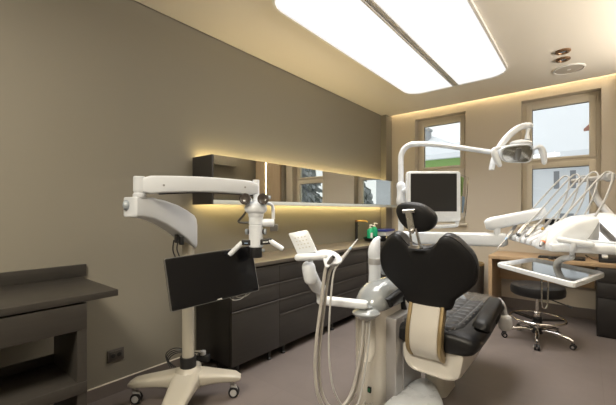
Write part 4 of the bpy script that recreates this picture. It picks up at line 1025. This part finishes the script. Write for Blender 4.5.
build(MB().loft([Q(ti2, 0.984), Q(ti2, 0.9925)], (True, True)), 'tray_plate', 'traysteel', t)
sup = MB(); ng = at(557, 263, 1.88)
sup.tube([at(572, 254.5, 1.63), at(571, 257.5, 1.66), at(564, 258.5, 1.76), at(558, 262, 1.86), V((at(557, 266, 1.88).x, at(557, 266, 1.88).y, 0.985))], [0.011, 0.014, 0.016, 0.017, 0.02], 14, 6)
build(sup, 'neck', 'white', t, ang=60)
lp = MB(); c = at(544.5, 280, 2.0)
la0, la1 = at(541.6, 277, 1.95), at(548.2, 277, 1.95)
lp.tube([V((la0.x, la0.y, 0.985)), at(541.6, 290, 1.95), at(541.8, 303, 1.95), at(543.2, 307.5, 1.95), at(545.5, 308.3, 1.95), at(547.2, 306, 1.95), at(547.6, 302, 1.95), at(548.0, 290, 1.95), V((la1.x, la1.y, 0.985))], 0.0048, 10, 5)
build(lp, 'wire_handle', 'steel', t, ang=60)
build(MB().lathe([(0.05, 0.955), (0.07, 0.965), (0.072, 0.982)], V((tc_.x-0.02, tc_.y+0.02, 0)), seg=24), 'pivot', 'black', t)

# ================================================================== STOOL
sc = V((2.225, 4.10, 0))
t = thing('stool', 'round black rolling stool with a chrome foot ring below the oak desk', 'stool', sc)
build(MB().lathe([(0.10, 0.455), (0.215, 0.46), (0.232, 0.475), (0.235, 0.52), (0.228, 0.55), (0.20, 0.562), (0.10, 0.558), (0.01, 0.555)], sc, seg=44), 'seat', 'leather', t, ang=50)
build(MB().cyl(sc+Z*0.10, sc+Z*0.30, 0.03, 20).cyl(sc+Z*0.30, sc+Z*0.46, 0.017, 20), 'column', 'chrome', t)
build(MB().lathe([(0.03, 0.43), (0.09, 0.44), (0.09, 0.455)], sc, seg=24).tube([sc+Z*0.44, sc+V((0.12, -0.05, 0.435)), sc+V((0.26, -0.08, 0.40))], 0.006, 8).tube([sc+V((0.24, -0.075, 0.407)), sc+V((0.28, -0.085, 0.393))], 0.010, 8), 'lever', 'black', t)
rg = [sc+V((0.235*math.cos(2*PI*k/48), 0.235*math.sin(2*PI*k/48), 0.225)) for k in range(49)]
fr = build(MB().tube(rg, 0.0105, 12), 'foot_ring', 'chrome', t, ang=60)
spk = MB()
for k in range(3):
    a = 0.5+2*PI*k/3; spk.obox(sc+V((0.13*math.cos(a), 0.13*math.sin(a), 0.21)), V((math.cos(a), math.sin(a), 0.05)), V((-math.sin(a), math.cos(a), 0)), Z, 0.20, 0.05, 0.012, 0.002)
spk.cyl(sc+Z*0.17, sc+Z*0.24, 0.042, 20)
build(spk, 'ring_spokes', 'black', fr)
build(MB().cyl(sc+Z*0.075, sc+Z*0.13, 0.05, 20, bev=0.005), 'hub', 'black', t)
a0 = math.atan2(3.80-4.10, 2.25-2.225)
for k in range(5):
    a = a0+2*PI*k/5; d = V((math.cos(a), math.sin(a), 0)); R_ = 0.295
    build(MB().tube([sc+d*0.03+Z*0.11, sc+d*0.15+Z*0.112, sc+d*0.25+Z*0.095, sc+d*R_+Z*0.075], [0.021, 0.019, 0.015, 0.013], 12, 5), 'leg', 'chrome', t, ang=60)
    w_, f_ = MB(), MB(); pc_ = sc+d*R_; s_ = V((-d.y, d.x, 0))
    for q_ in (-1, 1): w_.cyl(pc_+Z*0.026+s_*(0.005*q_), pc_+Z*0.026+s_*(0.023*q_), 0.026, 18, bev=0.004)
    w_.obox(pc_+Z*0.045, d, s_, Z, 0.03, 0.014, 0.03, 0.004)
    c_ = build(w_, 'caster', 'black', t)
    for q_ in (-1, 1): f_.cyl(pc_+Z*0.026+s_*(0.022*q_), pc_+Z*0.026+s_*(0.0245*q_), 0.013, 14)
    build(f_, 'hub_cap', 'steel', c_)

# ================================================================== DESK
DY = 4.66
t = thing('desk', 'light oak desk with a panel end standing below the windows', 'desk', (2.3, 4.97, 0))
build(MB().box(1.67, 2.95, DY, YF-0.002, 0.712, 0.752, 0.002), 'desktop', 'oak', t)
build(MB().box(1.67, 1.71, DY, YF-0.016, 0, 0.712, 0.002), 'side_panel', 'oak', t)
build(MB().box(1.71, 2.68, 5.14, 5.16, 0.40, 0.712, 0.001), 'modesty_panel', 'oak', t)
t = thing('desk_pedestal', 'dark grey drawer pedestal under the right end of the oak desk', 'cabinet', (2.82, 4.95, 0))
build(MB().box(2.69, 2.985, DY-0.03, 5.2, 0.0, 0.708, 0.002), 'carcass', 'darkside', t)
for z0, z1 in ((0.02, 0.40), (0.405, 0.56), (0.565, 0.70)): build(MB().box(2.695, 2.98, DY-0.05, DY-0.03, z0, z1, 0.002), 'drawer', 'darkside', t)
t = thing('computer_monitor', 'black desktop monitor on the oak desk behind the instrument table', 'monitor', (2.42, 5.0, 0.752))
mq = at(580, 231, 3.78)
build(MB().box(2.22, 2.75, 4.97, 5.0, 0.885, 1.20, 0.004), 'casing', 'black', t)
build(MB().box(2.228, 2.742, 4.966, 4.972, 0.90, 1.192), 'screen', 'screen', t)
build(MB().box(2.46, 2.51, 4.99, 5.02, 0.765, 0.95, 0.004).box(2.37, 2.60, 4.92, 5.06, 0.752, 0.766, 0.004), 'stand', 'black', t)
t = thing('keyboard', 'black keyboard lying on the oak desk', 'keyboard', (2.4, 4.83, 0.752))
build(MB().box(2.17, 2.60, 4.76, 4.90, 0.752, 0.770, 0.004), 'body', 'black', t)
ky = MB()
for r in range(5):
    for c in range(15): ky.box(2.18+0.0275*c, 2.18+0.0275*c+0.023, 4.766+0.026*r, 4.766+0.026*r+0.021, 0.770, 0.775)
build(ky, 'keys', 'bezel', t)
tag(build(MB().ball((2.30, 4.71, 0.762), (0.03, 0.05, 0.018), 18), 'mouse', 'black', None, (2.30, 4.71, 0.752)), 'black computer mouse at the front edge of the oak desk', 'mouse')
t = thing('desk_phone', 'small dark desk phone with a white top at the right end of the desk', 'phone', (2.78, 4.85, 0.752))
build(MB().prism([(-0.09, 0), (0.09, 0), (0.09, 0.075), (-0.09, 0.035)], (2.79, 4.85, 0.752), Y, Z, X, -0.08, 0.12, 0.004), 'body', 'black', t)
build(MB().obox((2.76, 4.85, 0.825), X, (0, 0.97, 0.2), (0, -0.2, 0.97), 0.05, 0.18, 0.03, 0.01), 'handset', 'label', t)
cw = MB().tube([V((2.62, 5.12, 0.758)), V((2.60, 5.06, 0.79)), V((2.66, 4.99, 0.757)), V((2.70, 4.93, 0.757)), V((2.72, 4.90, 0.765))], 0.004, 8, 6)
tag(build(cw, 'cable', 'black', None, (2.65, 5.0, 0.757)), 'thin black cable looping on the desk beside the keyboard', 'cable')
# bin
bp = V((1.40, 4.96, 0))
t = thing('waste_bin', 'dark round waste bin with a brass rim beside the oak desk', 'bin', bp)
build(MB().lathe([(0.145, 0.0), (0.15, 0.01), (0.16, 0.575), (0.152, 0.575), (0.14, 0.03), (0.02, 0.02)], bp, seg=36), 'body', 'bin', t)
build(MB().lathe([(0.150, 0.575), (0.1625, 0.575), (0.1625, 0.60), (0.155, 0.606), (0.150, 0.60), (0.150, 0.575)], bp, seg=36, caps=(False, False)), 'rim', 'gold', t)
build(MB().lathe([(0.150, 0.585), (0.12, 0.594), (0.01, 0.598)], bp, seg=36), 'lid', 'bin', t)

# ================================================================== OUTSIDE
GZ = -1.6
gr = MB().box(-30, 40, 6.2, 70, GZ-0.3, GZ); struct(gr, 'ground', 'snow')
def house(name, label, x0, x1, y0, y1, zt, ridge, wallm, roofdir='x', over=0.4, wins=()):
    t = thing(name, label, 'house', ((x0+x1)/2, (y0+y1)/2, GZ))
    build(MB().box(x0, x1, y0, y1, GZ, zt), 'wall', wallm, t)
    o = over; th = 0.3
    ym = (y0+y1)/2
    pr = [(y0-o, zt-0.1), (ym, ridge), (y1+o, zt-0.1), (y1+o, zt+0.12), (ym, ridge+0.25), (y0-o, zt+0.12)]
    build(MB().prism([(p[0], p[1]) for p in pr], (0, 0, 0), Y, Z, X, x0-o, x1+o), 'roof', 'snow', t)
    for (a, b, c, d) in wins:
        w = build(MB().box(a, b, y0-0.03, y0+0.05, c, d), 'window', 'hwhite', t)
        build(MB().box(a+0.08, b-0.08, y0-0.04, y0-0.02, c+0.08, d-0.08), 'pane', 'hdark', w)
    return t
hz1 = thing('house', 'green house with a snowy hip roof and chimney beyond the left window', 'house', (-4.5, 19, GZ))
build(MB().box(-9.0, -1.45, 16.2, 22, GZ, 3.75), 'wall', 'hgreen', hz1)
hr = MB(); P_ = [(-9.3, 15.9), (-1.2, 15.9), (-1.2, 22.3), (-9.3, 22.3)]; R_ = [V((-6.2, 19, 5.45)), V((-4.0, 19, 5.45))]
for dz, sc_ in ((0.0, 1.0),):
    lo_ = [V((x, y, 3.7)) for x, y in P_]; hi_ = [V((x, y, 3.92)) for x, y in P_]
    vs = [hr.bm.verts.new(p) for p in lo_]; vt = [hr.bm.verts.new(p) for p in hi_]; r0_ = hr.bm.verts.new(R_[0]); r1_ = hr.bm.verts.new(R_[1])
    hr.bm.faces.new(vs)
    for k in range(4): hr.bm.faces.new((vs[k], vs[(k+1) % 4], vt[(k+1) % 4], vt[k]))
    hr.bm.faces.new((vt[0], vt[1], r1_, r0_)); hr.bm.faces.new((vt[1], vt[2], r1_)); hr.bm.faces.new((vt[2], vt[3], r0_, r1_)); hr.bm.faces.new((vt[3], vt[0], r0_))
build(hr, 'roof', 'snow', hz1)
build(MB().box(-4.45, -3.95, 18.2, 18.7, 4.9, 5.62).box(-4.5, -3.9, 18.15, 18.75, 5.62, 5.74), 'chimney', 'hgrey', hz1)
for a, b in ((-4.9, -4.3), (-3.15, -2.85), (-2.2, -1.7)):
    w_ = build(MB().box(a, b, 16.15, 16.22, 2.2, 3.3), 'window', 'hwhite', hz1); build(MB().box(a+0.06, b-0.06, 16.14, 16.16, 2.28, 3.22), 'pane', 'hdark', w_)
house('house', 'grey building with a snowy roof behind the green house', -5.6, 1.0, 27, 34, 6.1, 6.9, 'hgrey')
hz2 = house('house', 'pale house with a broad snow covered roof beyond the right window', 0.6, 4.9, 13, 21, 2.95, 8.2, 'hwhite', wins=((1.75, 2.05, 1.9, 2.6), (2.15, 2.45, 1.9, 2.6), (1.0, 1.3, 1.9, 2.6), (1.9, 2.4, 0.2, 1.3), (3.0, 3.5, 1.9, 2.6)))
sg = MB()
for r in range(2):
    for k in range(18): sg.box(0.6+0.24*k+0.12*r, 0.65+0.24*k+0.12*r, 13.9+0.35*r, 13.95+0.35*r, 4.15+0.40*r, 4.27+0.40*r)
build(sg, 'snow_guards', 'hgrey', hz2)
ic = MB(); rn = random.Random(3)
for k in range(80):
    x = 0.3+0.062*k; ic.cyl((x, 12.62, 2.86), (x, 12.62, 2.86-0.05-0.14*rn.random()), 0.018, 6, r2=0.004)
build(ic, 'icicles', 'hgrey', hz2)
build(MB().prism([(-0.35, 0), (0.35, 0), (0.35, 0.45), (0.0, 0.8), (-0.35, 0.45)], (2.9, 13.1, 3.3), X, Z, Y, 0, 1.2), 'dormer', 'hred', hz2)
tag(build(MB().tube([V((-6, 9.2, 4.95)), V((0, 9.2, 4.42)), V((2.2, 9.2, 4.30)), V((5, 9.2, 4.62)), V((8, 9.2, 5.1))], 0.012, 6, 8), 'power_line', 'hdark', None, (0, 9.2, 4.66)), 'thin dark power line crossing the sky in the right window', 'cable')
def tree(x, y, h, r, lab):
    rnd = random.Random(int(x*100+y*7))
    t = thing('snowy_tree', lab, 'tree', (x, y, GZ), 'snowy trees outside')
    build(MB().cyl((x, y, GZ), (x, y, GZ+h*0.95), 0.14, 10, r2=0.03), 'trunk', 'bark', t)
    b = MB(); bm = b.bm
    for k in range(800):
        f_ = rnd.random()**0.8; z = GZ+h*(0.12+0.86*f_); rr = r*(1-f_)*(0.75+0.35*rnd.random())+0.1; a = rnd.random()*2*PI
        d = V((math.cos(a), math.sin(a), 0)); s_ = V((-d.y, d.x, 0)); c = V((x, y, z)); dr = 0.22*rr+0.1
        n = 4; w = 0.07+0.10*rr*0.3
        L1 = []
        for i in range(n+1):
            q = i/n; ww = w*(1-q*0.8)*(0.6+0.8*rnd.random())
            p = c+d*rr*q-Z*dr*q*q
            L1.append([p-s_*ww-Z*0.07, p+Z*(0.05+0.04*rnd.random()), p+s_*ww-Z*0.07])
        for i in range(n):
            A_ = [bm.verts.new(v) for v in L1[i]]; B_ = [bm.verts.new(v) for v in L1[i+1]]
            for j in range(2): bm.faces.new((A_[j], A_[j+1], B_[j+1], B_[j]))
    build(b, 'branches', 'pine', t, recalc=False, ang=20)
tree(4.55, 10.5, 6.5, 1.35, 'snow covered conifer outside, nearest the window wall')
tree(7.9, 11.5, 7.5, 1.7, 'tall snow covered conifer outside, between two smaller ones')
tree(11.2, 10.5, 6.5, 1.5, 'snow covered conifer outside at the right end')

# ================================================================== WORLD AND DAYLIGHT
w = bpy.data.worlds.new('overcast'); S.world = w; w.use_nodes = True
bg = w.node_tree.nodes['Background']; bg.inputs[0].default_value = (0.97, 0.985, 1.0, 1); bg.inputs[1].default_value = K['W']

# lamps: the directional light of the ceiling panel, then added fills over the cabinets, right ledge and near end
def area(name, loc, sx, sy, power, col, rot=(0, 0, 0), spread=PI):
    l = bpy.data.lights.new(name, 'AREA'); l.shape = 'RECTANGLE'; l.size = sx; l.size_y = sy; l.energy = power; l.color = col; l.spread = spread
    o = bpy.data.objects.new(name, l); COL.objects.link(o); o.location = loc; o.rotation_euler = rot
    return o
for x0, x1 in ((PX0+0.03, 1.33), (1.41, PX1-0.03)):
    area('panel_lamp', ((x0+x1)/2, (PY0+PY1)/2, ZC-0.026), x1-x0, PY1-PY0-0.2, K['P']/2, (1.0, 0.965, 0.93), (0, 0, 0), math.radians(112))
area('cabinet_fill', (0.20, 2.55, MZ1+0.02), 0.03, 1.8, K['U'], (1.0, 0.78, 0.45), (PI, math.radians(22), 0), math.radians(118))  # extra fill added beside the real LED strip to brighten the ceiling
area('ledge_fill', (XR-0.10, 2.2, 2.32), 0.04, 5.0, K['R'], (1.0, 0.90, 0.76), (PI, math.radians(-35), 0), math.radians(130))  # added fill on the made-up ledge, lifts the ceiling brightness
area('near_fill', (1.7, -0.7, ZC-0.01), 0.7, 0.7, K['N'], (1.0, 0.915, 0.76), (0, 0, 0), math.radians(172))  # unseen warm fill added behind the camera, no known fitting there
